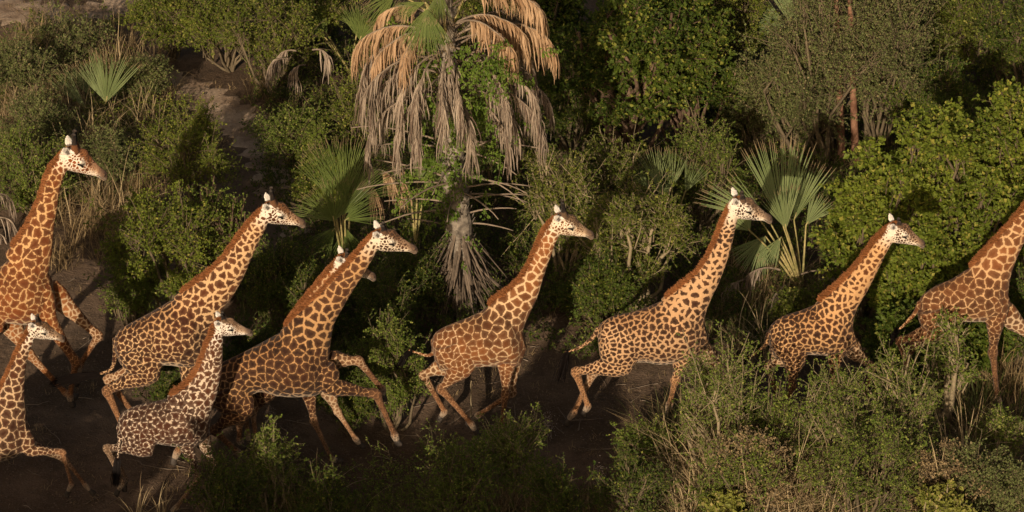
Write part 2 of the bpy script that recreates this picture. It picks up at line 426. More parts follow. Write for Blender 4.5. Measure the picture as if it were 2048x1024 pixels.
    inner = lg & (tval < .62) & (tval > .15)
    wi = np.zeros(n)
    for li, (kind, side, pts) in enumerate(legs):
        mm = (part == 5 + li) & (tval < .66) & (tval > .12); wi[mm] = np.clip(side * -no[mm, 1] * 1.6 - .2, 0, 1)
    blend(coat, np.array(lk['pale']) * (.62, .55, .47), wi * .6); blend(patch, np.array(lk['legc']) * .8, wi * .5); gap = gap + wi * .07
    # neck top towards the head goes pale
    wn = np.where(part == 1, np.clip((tval - .82) / .18, 0, 1), 0); blend(coat, lk['pale'], wn * .8); gap = gap + wn * .14
    # head
    H = (part == 2)
    blend(coat, lk['pale'], H * 1.0); blend(patch, lk['npatch'], H * .8)
    gap = np.where(H, .25 + .25 * np.clip((hu - .55) / .2, 0, 1) + .5 * np.clip((.16 - hu) / .1, 0, 1) + .6 * np.clip(1 - np.hypot(hu - .40, hv - .05) / .15, 0, 1), gap)
    browc = np.array(lk.get('brow', (.17, .075, .03)))
    # dark forehead and bridge, fading down the cheek
    line = np.interp(hu, [0, .1, .3, .45, .6, .8, 1.], [.17, .15, .15, .10, .02, -.02, -.06]) + .02 * np.sin(hu * 60 + hv * 25) + .015 * np.sin(hu * 110 - hv * 70)
    wb = np.clip((hv - line) / .06, 0, 1) * H
    tan_ = H & (hu > .42); wt_ = np.where(tan_, np.clip((hu - .42) / .15, 0, 1) * np.clip((hv + .06) / .08, 0, 1), 0)
    blend(coat, (.42, .26, .14), wt_ * .7)
    blend(coat, browc, wb * np.where(hu > .55, .72, 1)); blend(patch, browc * .5, wb)
    wm = np.clip((hu - .78 + hv * .4) / .10, 0, 1) * H
    blend(coat, (.075, .046, .032), wm * .8); gap = gap + wm * .5
    mouth = H & (hu > .80) & (np.abs(hv + .055 + (hu - .9) * .15) < .012); blend(coat, (.03, .02, .015), np.where(mouth, .8, 0))
    lip = H & (hu > .9) & (hv < -.07); blend(coat, (.34, .22, .14), np.where(lip, .6, 0))
    we = np.clip(1 - np.hypot((hu - .36) / 1.6, hv - .11) / .045, 0, 1) * H; blend(coat, (.82, .78, .70), we * .8)
    gn = np.ones(n); K4 = rng.normal(size=(3, 3))
    for q_ in range(3): gn += .16 * np.sin(co @ K4[q_] * 5.5 + q_ * 2)
    gap = gap * np.where(part < 2, gn, 1)
    coat[isT] *= .84
    # dark eye socket
    wk = np.clip(1.5 - np.hypot((hu - .405) / 1.9, (hv - .048 + (hu - .40) * -.40)) / .038, 0, 1) * H * (np.abs(hy) > .1); blend(coat, (.02, .013, .01), wk); gap = gap + wk
    wno = np.clip(1.3 - np.hypot(hu - .955, hv - .035) / .022, 0, 1) * H; blend(coat, (.02, .015, .012), wno)
    # ears
    E = part == 3; blend(coat, (.80, .75, .68), E * 1.0); gap = np.where(E, 2, gap)
    back_ = E & (hy > 0) & (tval < .25); blend(coat, (.03, .02, .015), np.where(back_, .8, 0))
    inn = E & (tval > .12) & (tval < .66) & (no[:, 1] < -.5) & (hy < 0) & (np.abs(hv - (.12 + (.075 - hu) * .8)) < .042); blend(coat, (.045, .032, .026), np.where(inn, .85, 0))
    # ossicones
    O = part == 4; gap = np.where(O, 2, gap); blend(coat, browc, O * 1.0); blend(coat, (.010, .007, .006), np.where(O, np.clip((tval - .2) / .3, 0, 1), 0))
    bald = O & (tval > .93) & (no @ vz > .5)
    blend(coat, (.09, .075, .06), np.where(bald, .7, 0))
    # tail
    Tt = part == 9; gap = np.where(Tt, .16, gap)
    patch[Tt] = np.array(lk['patch']) * 1.3
    tone = np.ones(n)
    K3 = rng.normal(size=(4, 3)); 
    for q_ in range(4): tone += .13 * np.sin(co @ K3[q_] * 3.1 + q_)
    tone *= rng.uniform(.72, 1.25, len(sc))[nearest]; patch = np.clip(patch * np.clip(tone, .5, 1.5)[:, None], 0, 1)
    for nm, ar in (('edge', edge), ('gap', gap)):
        a = me.attributes.new(nm, 'FLOAT', 'POINT'); a.data.foreach_set('value', ar.astype(np.float32))
    for nm, ar in (('patch', patch), ('coat', coat)):
        a = me.attributes.new(nm, 'FLOAT_COLOR', 'POINT'); a.data.foreach_set('color', np.hstack([ar, np.ones((n, 1))]).astype(np.float32).ravel())
    me.materials.clear(); me.materials.append(M_HIDE)

    base = (float(CT[:, 0].mean()), Y, 0.0)
    root = empty('giraffe', base); tag(root, name_label, 'giraffe', group)
    bo = bpy.data.objects.new('body', me); COL.objects.link(bo); adopt(root, bo)
    me.polygons.foreach_set('use_smooth', np.ones(len(me.polygons), bool))

    # mane: three rows of short hairs along the crest of the neck
    crest = CN + UN; hdv = nrm(UN)
    c8 = np.vstack([crest[2:], HP(.02, .17, 0)[None], HP(.10, .25, 0)[None]]); d8 = np.vstack([hdv[2:], nrm(vz - ux * .5)[None], nrm(vz - ux * .3)[None]])
    wt = UT[-6:] + CT[-6:]
    seg = np.linalg.norm(np.diff(c8, axis=0), axis=1); cum = np.concatenate([[0], np.cumsum(seg)]); tot = cum[-1]
    nh = int(5200 * k); u = rng.uniform(0, tot, nh)
    base_p = np.stack([np.interp(u, cum, c8[:, i]) for i in range(3)], 1); dirv = np.stack([np.interp(u, cum, d8[:, i]) for i in range(3)], 1)
    tang = np.stack([np.interp(u, cum, np.gradient(c8[:, i], cum)) for i in range(3)], 1)
    lat = rng.normal(0, .020, nh)
    base_p = base_p - dirv * rng.uniform(.03, .06, nh)[:, None]; base_p[:, 1] += lat
    ln = (.112 + .010 * np.sin(u * 5) + .006 * np.sin(u * 23) + rng.normal(0, .010, nh)) * (.58 + .28 * k) * np.interp(u / tot, [0, .06, .9, 1], [.8, 1.05, .95, .6]) * lk.get('mane', 1)
    dv = nrm(dirv + tang * -.25 + np.stack([rng.normal(0, .16, nh), lat * 7 + rng.normal(0, .14, nh), rng.normal(0, .16, nh)], 1))
    tq = np.array([0, .5, 1.0]); PP = base_p[:, None] + dv[:, None] * (ln[:, None, None] * tq[None, :, None])
    sd_ = nrm(np.cross(dv, np.stack([rng.normal(0, 1, nh) * .6, np.ones(nh), rng.normal(0, 1, nh) * .6], 1)))
    hb = MB(); ribbons(hb, PP, np.array([[.0065, .0055, .0015]]), sd_); adopt(root, hb.build('mane', M_MANE))
    # tail tuft
    end = tp[-1]; dr = nrm(tp[-1] - tp[-3]); nh = int(260 * tuft); K = 7
    tq = np.linspace(0, 1, K); tl_ = rng.uniform(.25, .58, nh) * (.6 + .4 * k) * lk.get('tuftlen', 1)
    d0 = nrm(dr * lk.get('tuftdir', .75) + np.array(lk.get('tuftfall', (-.1, 0, -1.0))) * .4 + rng.normal(0, .11, (nh, 3))); PP = np.empty((nh, K, 3)); PP[:, 0] = end + rng.normal(0, .012, (nh, 3)) - dr * .06
    wav = rng.normal(0, .16, (nh, 3))
    for i in range(1, K):
        dd = nrm(d0 + np.array(lk.get('tuftfall', (-.1, 0, -1.0))) * (tq[i] * 2.2) + wav * math.sin(i * 1.7))
        PP[:, i] = PP[:, i - 1] + dd * (tl_ / (K - 1))[:, None]
    tb = MB(); ribbons(tb, PP, np.linspace(.014, .004, K)[None], nrm(np.cross(dr[None] + rng.normal(0, .3, (nh, 3)), (0, 1, .3)))); adopt(root, tb.build('tail_tuft', M_TUFT))
    # eyes with a fringe of lashes
    for sg in (-1, 1):
        eb = MB(); c = HP(.395, .05, sg * .148); th = np.linspace(0, np.pi, 8)
        Ce = c + ux * np.cos(th)[:, None] * .048 * HL; re = np.maximum(np.sin(th), .05)[:, None] * HL
        loft(eb, Ce, vz * re * .034, L * re * .034, 12); eye = adopt(root, eb.build('eye', M_EYE, smooth=True))
        lb = MB(); q = np.linspace(-.055, .06, 16)
        b = np.array([HP(.395 - t_, .062 - abs(t_) * .25 + t_ * .12, sg * .172) for t_ in q]); dl = nrm(L * sg * .8 - vz * .55 - ux * .05)
        PP = b[:, None] + dl * np.array([0, .5, 1.0])[None, :, None] * .05 * HL
        ribbons(lb, PP, np.array([[.009, .008, .003]]), np.tile(ux, (16, 1))); lo = lb.build('eyelashes', M_LASH); lo.parent = eye
    # cloven hooves
    for (a, b, kk) in hooves:
        hbm = MB(); ax = b - a; le = max(np.linalg.norm(ax), .09); ax = nrm(ax); le = min(le, .17 * kk)
        fw = nrm(np.cross(L, ax)); fw = fw if fw[0] > 0 else -fw
        for sg in (-1, 1):
            q = np.array([0, .3, .75, 1.0]); C_ = a + ax * (q[:, None] * le) + fw * (q[:, None] * .02 * kk) + L * sg * (.012 + .018 * q[:, None]) * kk
            loft(hbm, C_, fw * np.array([.042, .050, .058, .052])[:, None] * kk, L * np.array([.02, .024, .030, .027])[:, None] * kk, 12)
        adopt(root, hbm.build('hoof', M_HOOF, smooth=True))
    return root

V1 = (0, 230, 2.275); V2 = (0, 580, 2.306); V3 = (200, 360, 2.226); V4 = (400, 420, 1.896)
V5 = (780, 380, 1.97); V6 = (1080, 340, 1.896); V7 = (1440, 400, 2.226); V8 = (1740, 380, 2.133)
def px(view, *p): return [((a[0] - view[0]) * view[2], (a[1] - view[1]) * view[2]) for a in p]

GSEL = globals().get('GSEL')
# the adult at the left edge
giraffe("tall russet giraffe cut by the left edge, above the small calf in the corner", V1, 848,
    [(-270, 840, -265, 900), (-250, 770, -235, 930), (-190, 745, -150, 945), (-100, 725, -50, 940), (-20, 695, 30, 945), (60, 640, 115, 955), (150, 640, 200, 940), (225, 730, 262, 880)],
    [(20, 625, 215, 760), (85, 560, 235, 660), (120, 510, 243, 570), (145, 455, 250, 495), (172, 395, 262, 430), (195, 335, 270, 370), (215, 275, 285, 310), (240, 225, 298, 272), (272, 185, 315, 240)],
    [(291, 177), (485.7, 279)],
    [('h', -1, [(-190, 830), (-40, 940), (-110, 1070), (-60, 1220), (-30, 1260)]),
     ('h', 1, [(-180, 830), (30, 930), (130, 1085)] + [(300, 1265), (350, 1290)]),
     ('f', -1, [(170, 790), (215, 930)] + [(345, 1125), (318, 1275), (325, 1325)]),
     ('f', 1, [(225, 770), (292, 860), (447, 1005), (365, 1135), (335, 1245)])],
    [(-270, 850, 0), (-300, 900, 0), (-310, 980, 0), (-330, 1040, 0)], k=1.08,
    look=dict(pf=0.72, size=.135, gap=.075, neckgap=.11, jag=.36, patch=(.26, .085, .022), npatch=(.26, .085, .024), coat=(.66, .42, .20), back=(.62, .34, .13), legc=(.42, .19, .07), brow=(.20, .075, .025)), seed=11)
# small calf in the bottom left corner
giraffe("small giraffe in the bottom left corner, both forelegs striding out to the right", V2, 1012,
    [(-330, 650, -325, 720), (-310, 610, -300, 770), (-260, 580, -240, 785), (-185, 562, -150, 785), (-110, 545, -60, 790), (-35, 525, 20, 788), (45, 530, 95, 760), (115, 580, 150, 705)],
    [(-110, 555, 120, 660), (-50, 525, 125, 600), (-12, 480, 117, 535), (15, 425, 114, 478), (40, 368, 116, 415), (66, 308, 122, 352), (94, 250, 136, 288), (122, 205, 155, 245)],
    [(142, 172), (297, 226)],
    [('h', -1, [(-270, 680), (-190, 780), (-300, 850), (-240, 960), (-230, 1000)]),
     ('h', 1, [(-270, 680), (-200, 770), (-250, 850), (-180, 950), (-150, 985)]),
     ('f', -1, [(95, 660), (140, 738), (288, 748), (330, 895), (300, 955)]),
     ('f', 1, [(105, 660), (150, 720), (300, 780), (390, 895), (432, 945)])],
    [(-330, 650, 0), (-350, 700, 0), (-355, 760, 0), (-360, 820, 0)], k=.74,
    look=dict(pf=0.6, size=.15, gap=.085, neckgap=.085, jag=.25, patch=(.11, .04, .016), npatch=(.13, .045, .018), coat=(.62, .45, .28), back=(.6, .38, .2), brow=(.13, .07, .035), horn=.55, legc=(.38, .2, .1)), seed=12)
# third: adult behind the dark jagged calf
giraffe("large giraffe behind the white-necked calf, black tail tuft streaming left over another's legs", V3, 925,
    [(60, 710, 72, 765), (82, 668, 100, 825), (135, 632, 170, 832), (205, 594, 250, 825), (280, 550, 320, 825), (335, 520, 385, 835), (400, 510, 455, 840), (465, 590, 505, 770)],
    [(325, 520, 520, 680), (400, 470, 548, 580), (470, 420, 595, 515), (535, 358, 638, 440), (588, 292, 675, 355), (634, 230, 708, 282), (675, 175, 735, 228), (708, 142, 748, 195)],
    [(733, 131), (914, 196)],
    [('h', -1, [(150, 740), (205, 855), (32, 938), (110, 1120), (150, 1180)]),
     ('h', 1, [(150, 740), (195, 840), (36, 886), (150, 1040), (200, 1110)]),
     ('f', -1, [(425, 740), (400, 860), (400, 1020), (345, 1210), (320, 1262)]),
     ('f', 1, [(430, 740), (425, 860), (490, 1000), (430, 1120), (400, 1160)])],
    [(68, 705, 0), (66, 780, 0), (52, 840, 0), (0, 862, 0), (-20, 862, 0)], k=1.06,
    look=dict(pf=0.52, size=.118, gap=.085, neckgap=.15, jag=.42, patch=(.10, .030, .010), npatch=(.20, .068, .02), coat=(.68, .46, .25), back=(.62, .32, .12), tuftdir=1.0, tuftfall=(-.55, 0, -.35), tuftlen=1.5), seed=13)
# fourth: dark jagged calf
giraffe("giraffe calf with dark jagged star patches on whitish coat, rust mane over larger one's chest", V2, 1028,
    [(543, 602, 550, 660), (560, 568, 575, 722), (605, 538, 635, 728), (670, 518, 710, 708), (730, 506, 765, 714), (800, 490, 835, 722), (870, 480, 915, 715), (935, 545, 968, 665)],
    [(765, 490, 970, 640), (815, 468, 978, 560), (858, 436, 1000, 488), (893, 395, 1012, 430), (920, 345, 1024, 372), (940, 295, 1028, 318), (958, 245, 1028, 268), (978, 205, 1030, 228)],
    [(1001, 162.6), (1163.6, 197.4)],
    [('h', -1, [(612, 640), (668, 725), (492, 728), (566, 890), (530, 945)]),
     ('h', 1, [(612, 640), (645, 715), (520, 742), (580, 870), (570, 925)]),
     ('f', -1, [(890, 620), (862, 720), (916, 865), (815, 1000), (770, 1038)]),
     ('f', 1, [(925, 620), (940, 700), (990, 815), (1005, 930), (1020, 975)])],
    [(545, 625, 0), (550, 690, -.22), (545, 760, -.22), (540, 795, -.22)], k=.80,
    look=dict(pf=0.95, size=.125, gap=.05, neckgap=.075, jag=.62, patch=(.075, .026, .011), npatch=(.095, .034, .014), coat=(.72, .60, .46), back=(.66, .52, .38), pale=(.78, .72, .63), brow=(.20, .12, .07), horn=.5, mane=1.25, legc=(.45, .30, .18), tuftdir=.5), seed=14, tuft=.7)
# fifth: dark galloping adult with outstretched forelegs
giraffe("dark brown giraffe galloping with both forelegs flung forward, hiding another behind its neck", V4, 958,
    [(42, 615, 46, 680), (62, 585, 80, 755), (118, 558, 145, 740), (190, 522, 225, 690), (262, 482, 300, 705), (325, 450, 375, 708), (385, 435, 450, 700), (462, 510, 508, 655)],
    [(300, 462, 490, 610), (350, 405, 497, 510), (400, 362, 512, 430), (452, 313, 545, 368), (505, 258, 580, 308), (557, 207, 615, 255), (603, 152, 648, 200), (638, 108, 675, 150)],
    [(663, 103.7), (822.7, 150.3)],
    [('h', -1, [(90, 670), (150, 755), (55, 835), (138, 915), (170, 938)]),
     ('h', 1, [(95, 670), (165, 750), (150, 800), (150, 870), (165, 902)]),
     ('f', -1, [(460, 600), (500, 668), (668, 698), (738, 852), (752, 892)]),
     ('f', 1, [(450, 590), (515, 568), (602, 572), (690, 678), (694, 722)])],
    [(45, 620, 0), (30, 690, 0), (20, 750, 0), (10, 800, 0)], k=1.08,
    look=dict(pf=0.6, size=.138, gap=.06, neckgap=.12, jag=.26, dark=.9, patch=(.075, .026, .011), npatch=(.115, .048, .022), coat=(.52, .31, .14), back=(.50, .24, .085), pale=(.72, .62, .48), brow=(.14, .07, .035), legc=(.34, .17, .08), horn=.45), seed=15)
# sixth: mostly hidden behind the fifth
giraffe("giraffe almost hidden behind the dark galloping one, white ear and rusty mane showing", V4, 921,
    [(172, 565, 180, 620), (188, 532, 200, 680), (220, 508, 240, 688), (260, 488, 290, 690), (310, 470, 345, 692), (350, 462, 395, 690), (400, 480, 440, 680), (440, 540, 468, 645)],
    [(305, 480, 440, 640), (335, 435, 450, 560), (358, 392, 452, 475), (390, 345, 455, 405), (425, 300, 480, 350), (460, 258, 512, 298), (492, 222, 535, 262), (508, 208, 548, 240)],
    [(522, 196), (666, 256)],
    [('h', -1, [(220, 600), (245, 690), (175, 770), (180, 850), (190, 892)]),
     ('h', 1, [(220, 600), (250, 680), (200, 770), (210, 850), (225, 890)]),
     ('f', -1, [(410, 610), (412, 690), (432, 800), (498, 942), (540, 958)]),
     ('f', 1, [(430, 610), (490, 695), (522, 765), (590, 868), (618, 902)])],
    [(175, 565, 0), (160, 620, 0), (150, 660, 0), (140, 700, 0)], k=.88,
    look=dict(size=.14, gap=.07, jag=.2, patch=(.09, .03, .012), coat=(.55, .36, .19), back=(.42, .22, .1), legc=(.48, .28, .15), horn=.4), seed=16)
# seventh: the middle one with clean polygons
giraffe("light brown giraffe with large clean patches, its mane before the dead palm skirt", V5, 872,
    [(163, 596, 170, 640), (178, 560, 196, 705), (222, 532, 250, 715), (282, 508, 320, 700), (345, 480, 388, 695), (400, 445, 452, 690), (445, 440, 512, 690), (512, 520, 540, 625)],
    [(380, 462, 505, 650), (405, 432, 530, 545), (455, 400, 552, 488), (508, 352, 582, 425), (546, 290, 606, 345), (577, 225, 630, 275), (602, 168, 650, 222), (628, 128, 670, 175)],
    [(650, 122), (802, 180)],
    [('h', -1, [(235, 600), (280, 696), (202, 784), (320, 920), (345, 968)]),
     ('h', 1, [(235, 600), (225, 685), (132, 728), (215, 872), (190, 908)]),
     ('f', -1, [(455, 590), (458, 690), (455, 810), (440, 920), (438, 965)]),
     ('f', 1, [(475, 590), (480, 690), (482, 800), (350, 885), (300, 922)])],
    [(168, 590, 0), (172, 635, 0), (150, 652, 0), (110, 642, 0), (72, 630, 0)], k=.97,
    look=dict(pf=0.85, size=.155, gap=.06, neckgap=.09, jag=.22, patch=(.20, .080, .026), npatch=(.23, .095, .034), coat=(.72, .52, .31), back=(.62, .36, .15), pale=(.78, .68, .52), brow=(.15, .09, .05), tuftlen=.8, tuftdir=.6), seed=17)
# eighth: separate jagged spots
giraffe("giraffe with small separate dark blotches on sandy coat, nose before the big fan leaf", V6, 874,
    [(218, 600, 222, 670), (238, 572, 250, 742), (285, 548, 312, 745), (348, 535, 385, 728), (410, 514, 450, 737), (470, 490, 520, 732), (535, 480, 590, 715), (612, 545, 645, 660)],
    [(455, 488, 622, 660), (500, 462, 628, 560), (548, 425, 650, 490), (598, 380, 678, 432), (637, 322, 706, 358), (668, 258, 727, 292), (693, 195, 740, 232), (712, 148, 750, 188)],
    [(728, 130), (879, 188)],
    [('h', -1, [(288, 640), (302, 735), (136, 765), (182, 895), (160, 932)]),
     ('h', 1, [(288, 640), (290, 730), (200, 772), (128, 920), (92, 965)]),
     ('f', -1, [(560, 620), (538, 715), (512, 800), (492, 885), (480, 940)]),
     ('f', 1, [(575, 640), (645, 712), (735, 800), (770, 880), (785, 935)])],
    [(222, 600, 0), (200, 635, 0), (165, 665, 0), (130, 682, 0), (92, 690, 0)], k=1.03,
    look=dict(pf=0.5, size=.112, gap=.15, neckgap=.21, jag=.45, patch=(.085, .032, .014), npatch=(.10, .042, .02), coat=(.62, .40, .22), back=(.58, .31, .13), pale=(.78, .70, .58), brow=(.14, .085, .05), tuftlen=1.15, tuftdir=.1, horn=.35, legc=(.42, .22, .1)), seed=18)
# ninth
giraffe("smaller dark-backed giraffe belly deep in thorn scrub, head against the bright green bush", V7, 880,
    [(212, 588, 220, 650), (232, 548, 252, 705), (285, 512, 315, 705), (348, 492, 378, 690), (400, 472, 432, 690), (455, 452, 500, 695), (515, 460, 560, 695), (578, 520, 612, 640)],
    [(420, 462, 590, 640), (462, 428, 598, 530), (512, 388, 620, 468), (562, 340, 650, 418), (612, 282, 685, 352), (658, 222, 718, 285), (700, 168, 745, 230), (735, 138, 768, 190)],
    [(752, 129), (911, 199)],
    [('h', -1, [(285, 600), (330, 705), (320, 830), (285, 960), (300, 1010)]),
     ('h', 1, [(285, 600), (275, 695), (215, 742), (255, 880), (240, 930)]),
     ('f', -1, [(530, 600), (515, 695), (505, 820), (490, 960), (495, 1005)]),
     ('f', 1, [(560, 600), (600, 680), (680, 745), (640, 870), (620, 920)])],
    [(215, 590, 0), (205, 640, 0), (175, 670, 0), (140, 695, 0), (108, 705, 0)], k=.9,
    look=dict(pf=0.5, size=.115, gap=.10, neckgap=.16, jag=.40, patch=(.09, .030, .011), npatch=(.17, .065, .022), coat=(.62, .38, .18), back=(.55, .27, .10), brow=(.20, .11, .06), horn=.3, tuftlen=.7, tuftdir=.8, mane=1.1), seed=19)
# tenth, cut by the right edge
giraffe("rightmost giraffe, its head beyond the right edge, straight near foreleg planted down", V8, 826,
    [(208, 478, 214, 545), (225, 445, 245, 592), (282, 405, 305, 590), (350, 376, 378, 565), (410, 338, 445, 562), (460, 318, 510, 560), (520, 330, 568, 548), (570, 390, 602, 490)],
    [(420, 335, 585, 500), (442, 310, 600, 375), (490, 262, 618, 315), (540, 205, 642, 258), (598, 142, 676, 192), (655, 75, 718, 125), (712, 5, 765, 45), (760, -50, 800, -10)],
    [(790, -62), (940, -5)],
    [('h', -1, [(275, 500), (305, 590), (130, 645), (165, 770), (150, 810)]),
     ('h', 1, [(275, 500), (290, 590), (170, 680), (140, 800), (110, 840)]),
     ('f', -1, [(535, 460), (535, 560), (524, 695), (543, 880), (562, 940)]),
     ('f', 1, [(550, 480), (612, 560), (720, 650), (790, 720), (815, 760)])],
    [(212, 478, 0), (195, 520, 0), (165, 555, 0), (135, 585, 0), (108, 600, 0)], k=1.06,
    look=dict(pf=0.75, size=.145, gap=.06, neckgap=.085, jag=.26, patch=(.17, .070, .026), npatch=(.21, .085, .032), coat=(.62, .41, .22), back=(.52, .27, .10), pale=(.80, .72, .60), legc=(.30, .15, .07), tuftlen=.6), seed=20)
# ------------------------------------------------------------------ ground
rg = np.random.default_rng(5)
def vnoise(x, y, seed=0):
    r = np.random.default_rng(seed); z = 0
    for f, a in ((.05, .5), (.13, .25), (.31, .13), (.8, .07), (1.9, .035), (4.3, .018)):
        for _ in range(3):
            k = r.normal(0, 1, 2); k = k / np.hypot(*k) * f * 6.28; z = z + a * np.sin(x * k[0] + y * k[1] + r.uniform(0, 6.28)) / 1.7
    return z
def gz(x, y):
    """height of the ground"""
    return .10 * vnoise(x, y, 3) * np.clip((y + 40) / 30, 0, 1) - .03
def groundmat():
    t = NT('dry_soil'); pos = t.n('ShaderNodeNewGeometry').outputs['Position']
    a = t.smooth(t.noise(.35, 4, pos, .6), .38, .66); b = t.noise(2.2, 6, pos, .7); c = t.noise(26, 3, pos, .7)
    col = t.mix(a, (.095, .065, .044), (.205, .142, .098))
    col = t.mix(t.math('MULTIPLY', t.smooth(b, .45, .7), .6), col, (.055, .042, .031))
    col = t.mix(t.math('MULTIPLY', t.smooth(c, .5, .75), .5), col, (.27, .21, .16))
    v = t.n('ShaderNodeTexVoronoi'); v.inputs['Scale'].default_value = 3.1; t.l(pos, v.inputs['Vector'])
    h = t.math('ADD', t.math('MULTIPLY', c, .5), t.math('ADD', b, t.math('MULTIPLY', t.smooth(v.outputs['Distance'], .0, .28), .35)))
    t.bsdf(col, .95, .08, normal=t.bump(h, .9, .07)); return t.m
u = np.linspace(-1, 1, 361); gx_ = np.sinh(u * 5.2) / np.sinh(5.2) * 1200
w = np.linspace(-1, 1, 421); gyy = 6 + np.sinh(w * 5.0) / np.sinh(5.0) * 1200
GX, GY = np.meshgrid(gx_, gyy); GZ = gz(GX, GY) + np.clip((GY - 45) / 60, 0, 40) * .6
g = MB(); nx, ny = len(gx_), len(gyy); idx = np.arange(nx * ny).reshape(ny, nx)
g.add(np.stack([GX, GY, GZ], -1).reshape(-1, 3), np.stack([idx[:-1, :-1], idx[:-1, 1:], idx[1:, 1:], idx[1:, :-1]], -1).reshape(-1, 4))
o = g.build('ground', groundmat(), smooth=True); o['kind'] = 'structure'; o['label'] = 'bare brown sandy soil trampled into a game trail'; o['category'] = 'ground'

# ------------------------------------------------------------------ plant materials
M_BRIGHT = leafmat('bright_leaves', (.080, .118, .012), (.19, .235, .028), (.28, .27, .05), scale=1.0)
M_OLIVE = leafmat('olive_leaves', (.065, .098, .011), (.155, .19, .022), (.26, .25, .06), scale=1.1)
M_FEATHER = leafmat('feathery_leaves', (.078, .125, .016), (.18, .24, .034), (.30, .31, .08), scale=1.6)
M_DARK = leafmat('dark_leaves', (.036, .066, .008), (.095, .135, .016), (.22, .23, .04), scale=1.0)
M_GREY = leafmat('grey_green_leaves', (.090, .115, .034), (.19, .22, .072), (.26, .22, .11), scale=1.4)
M_YELLOW = leafmat('yellow_green_leaves', (.15, .17, .028), (.30, .30, .06), (.36, .30, .10), scale=1.4)
M_VINE = leafmat('vine_leaves', (.065, .12, .014), (.14, .205, .026), None, scale=2.0)
M_TWIG = stemmat('thorn_twigs', (.07, .055, .035), (.17, .135, .085))
M_PALETWIG = stemmat('pale_twigs', (.15, .12, .075), (.33, .27, .17))
M_BARK = stemmat('dark_bark', (.07, .045, .03), (.17, .115, .08), 6, island=False)
M_PALMBARK = stemmat('palm_bark', (.10, .085, .07), (.30, .26, .21), 8, island=False)
M_STRAW = leafmat('dry_straw', (.24, .17, .085), (.42, .32, .17), (.13, .09, .05), trans=.25, rough=.75, scale=1.2, hue3=.25)
M_STRAWPALE = leafmat('pale_straw', (.34, .26, .14), (.55, .44, .26), (.20, .14, .08), trans=.2, rough=.7, scale=2, hue3=.2)
M_GRASS = leafmat('green_grass_blades', (.060, .085, .022), (.14, .16, .045), (.34, .27, .13), trans=.3, scale=.9, hue3=.22)
M_DEADGREY = leafmat('grey_dead_frond', (.22, .175, .135), (.42, .345, .27), (.14, .10, .075), trans=.18, rough=.8, scale=1.5, hue3=.15)
M_DEADORANGE = leafmat('orange_dead_frond', (.36, .225, .125), (.58, .415, .26), (.26, .17, .10), trans=.25, rough=.7, scale=1.5, hue3=.15)
M_FAN = leafmat('palm_fan', (.10, .145, .036), (.21, .26, .075), None, trans=.3, rough=.45, spec=.4, scale=.8)
M_FANBLUE = leafmat('blue_green_palm_fan', (.15, .20, .075), (.27, .325, .145), None, trans=.3, rough=.45, spec=.4, scale=.8)
M_PETIOLE = stemmat('palm_leafstalk', (.20, .19, .07), (.40, .33, .15), 7, .6, island=False)
M_OLDSTALK = stemmat('dead_leafstalk', (.12, .092, .07), (.30, .24, .18), 7)
M_SKIRT = stemmat('old_skirt', (.06, .047, .036), (.20, .155, .115), 7)
M_FLOWER = leafmat('pale_seed_head', (.26, .22, .19), (.45, .39, .34), None, scale=2)

def rdir(r, n): return nrm(r.normal(0, 1, (n, 3)))

M_TIP = leafmat('dry_fan_tip', (.22, .17, .09), (.36, .28, .16), None, trans=.2)
# the sandy path winding up between the scrub, and the bare sand in the far corner; sunlight is painted into their pale colour
def sand_sheet(name, label, pts, seed):
    r = np.random.default_rng(seed); rows = crom(np.array([(*on_ground(x, y)[:2], on_ground(x + w_, y)[0] - on_ground(x, y)[0]) for x, y, w_ in pts]), 14); n = len(rows)
    T = nrm(np.gradient(rows[:, :2], axis=0)); S_ = np.stack([T[:, 1], -T[:, 0]], 1); m = MB(); k = 11; q = np.linspace(-1, 1, k)
    wv = rows[:, 2][:, None] * (1 + .22 * np.sin(np.arange(n)[:, None] * .9 + (q > 0)[None] * 2) + .1 * r.normal(0, 1, (n, 2))[:, (q > 0).astype(int)]) * q[None]
    X = rows[:, 0][:, None] + S_[:, :1] * wv; Yy = rows[:, 1][:, None] + S_[:, 1:] * wv; Z = gz(X, Yy) + np.clip((Yy - 45) / 60, 0, 40) * .6 + .012 - .05 * (np.abs(q)[None] > .95)
    idx = np.arange(n * k).reshape(n, k); m.add(np.stack([X, Yy, Z], -1), np.stack([idx[:-1, :-1], idx[:-1, 1:], idx[1:, 1:], idx[1:, :-1]], -1).reshape(-1, 4))
    t = NT(name + '_sand'); pos = t.n('ShaderNodeNewGeometry').outputs['Position']; a = t.noise(1.4, 5, pos, .65); b = t.noise(18, 4, pos, .7)
    col = t.mix(t.smooth(a, .35, .65), (.28, .20, .14), (.50, .385, .285)); col = t.mix(t.math('MULTIPLY', t.smooth(b, .5, .72), .45), col, (.12, .09, .068))
    t.bsdf(col, .95, .08, normal=t.bump(t.math('ADD', a, t.math('MULTIPLY', b, .5)), .9, .06)); o = m.build(name, t.m, smooth=True); o['kind'] = 'structure'; o['label'] = label; return o
sand_sheet('path', 'sandy path with painted-in sunlight winding up between bushes', [(600, 470, 36), (565, 420, 40), (552, 360, 48), (540, 310, 56), (502, 262, 62), (455, 225, 64), (400, 190, 52), (350, 160, 42), (315, 135, 24), (290, 110, 20)], 3)
sand_sheet('sand_patch', 'bare sand with painted-in sunlight in the upper left corner', [(-80, 20, 60), (0, 22, 70), (80, 30, 70), (160, 28, 60), (230, 10, 45), (290, -10, 40)], 4)
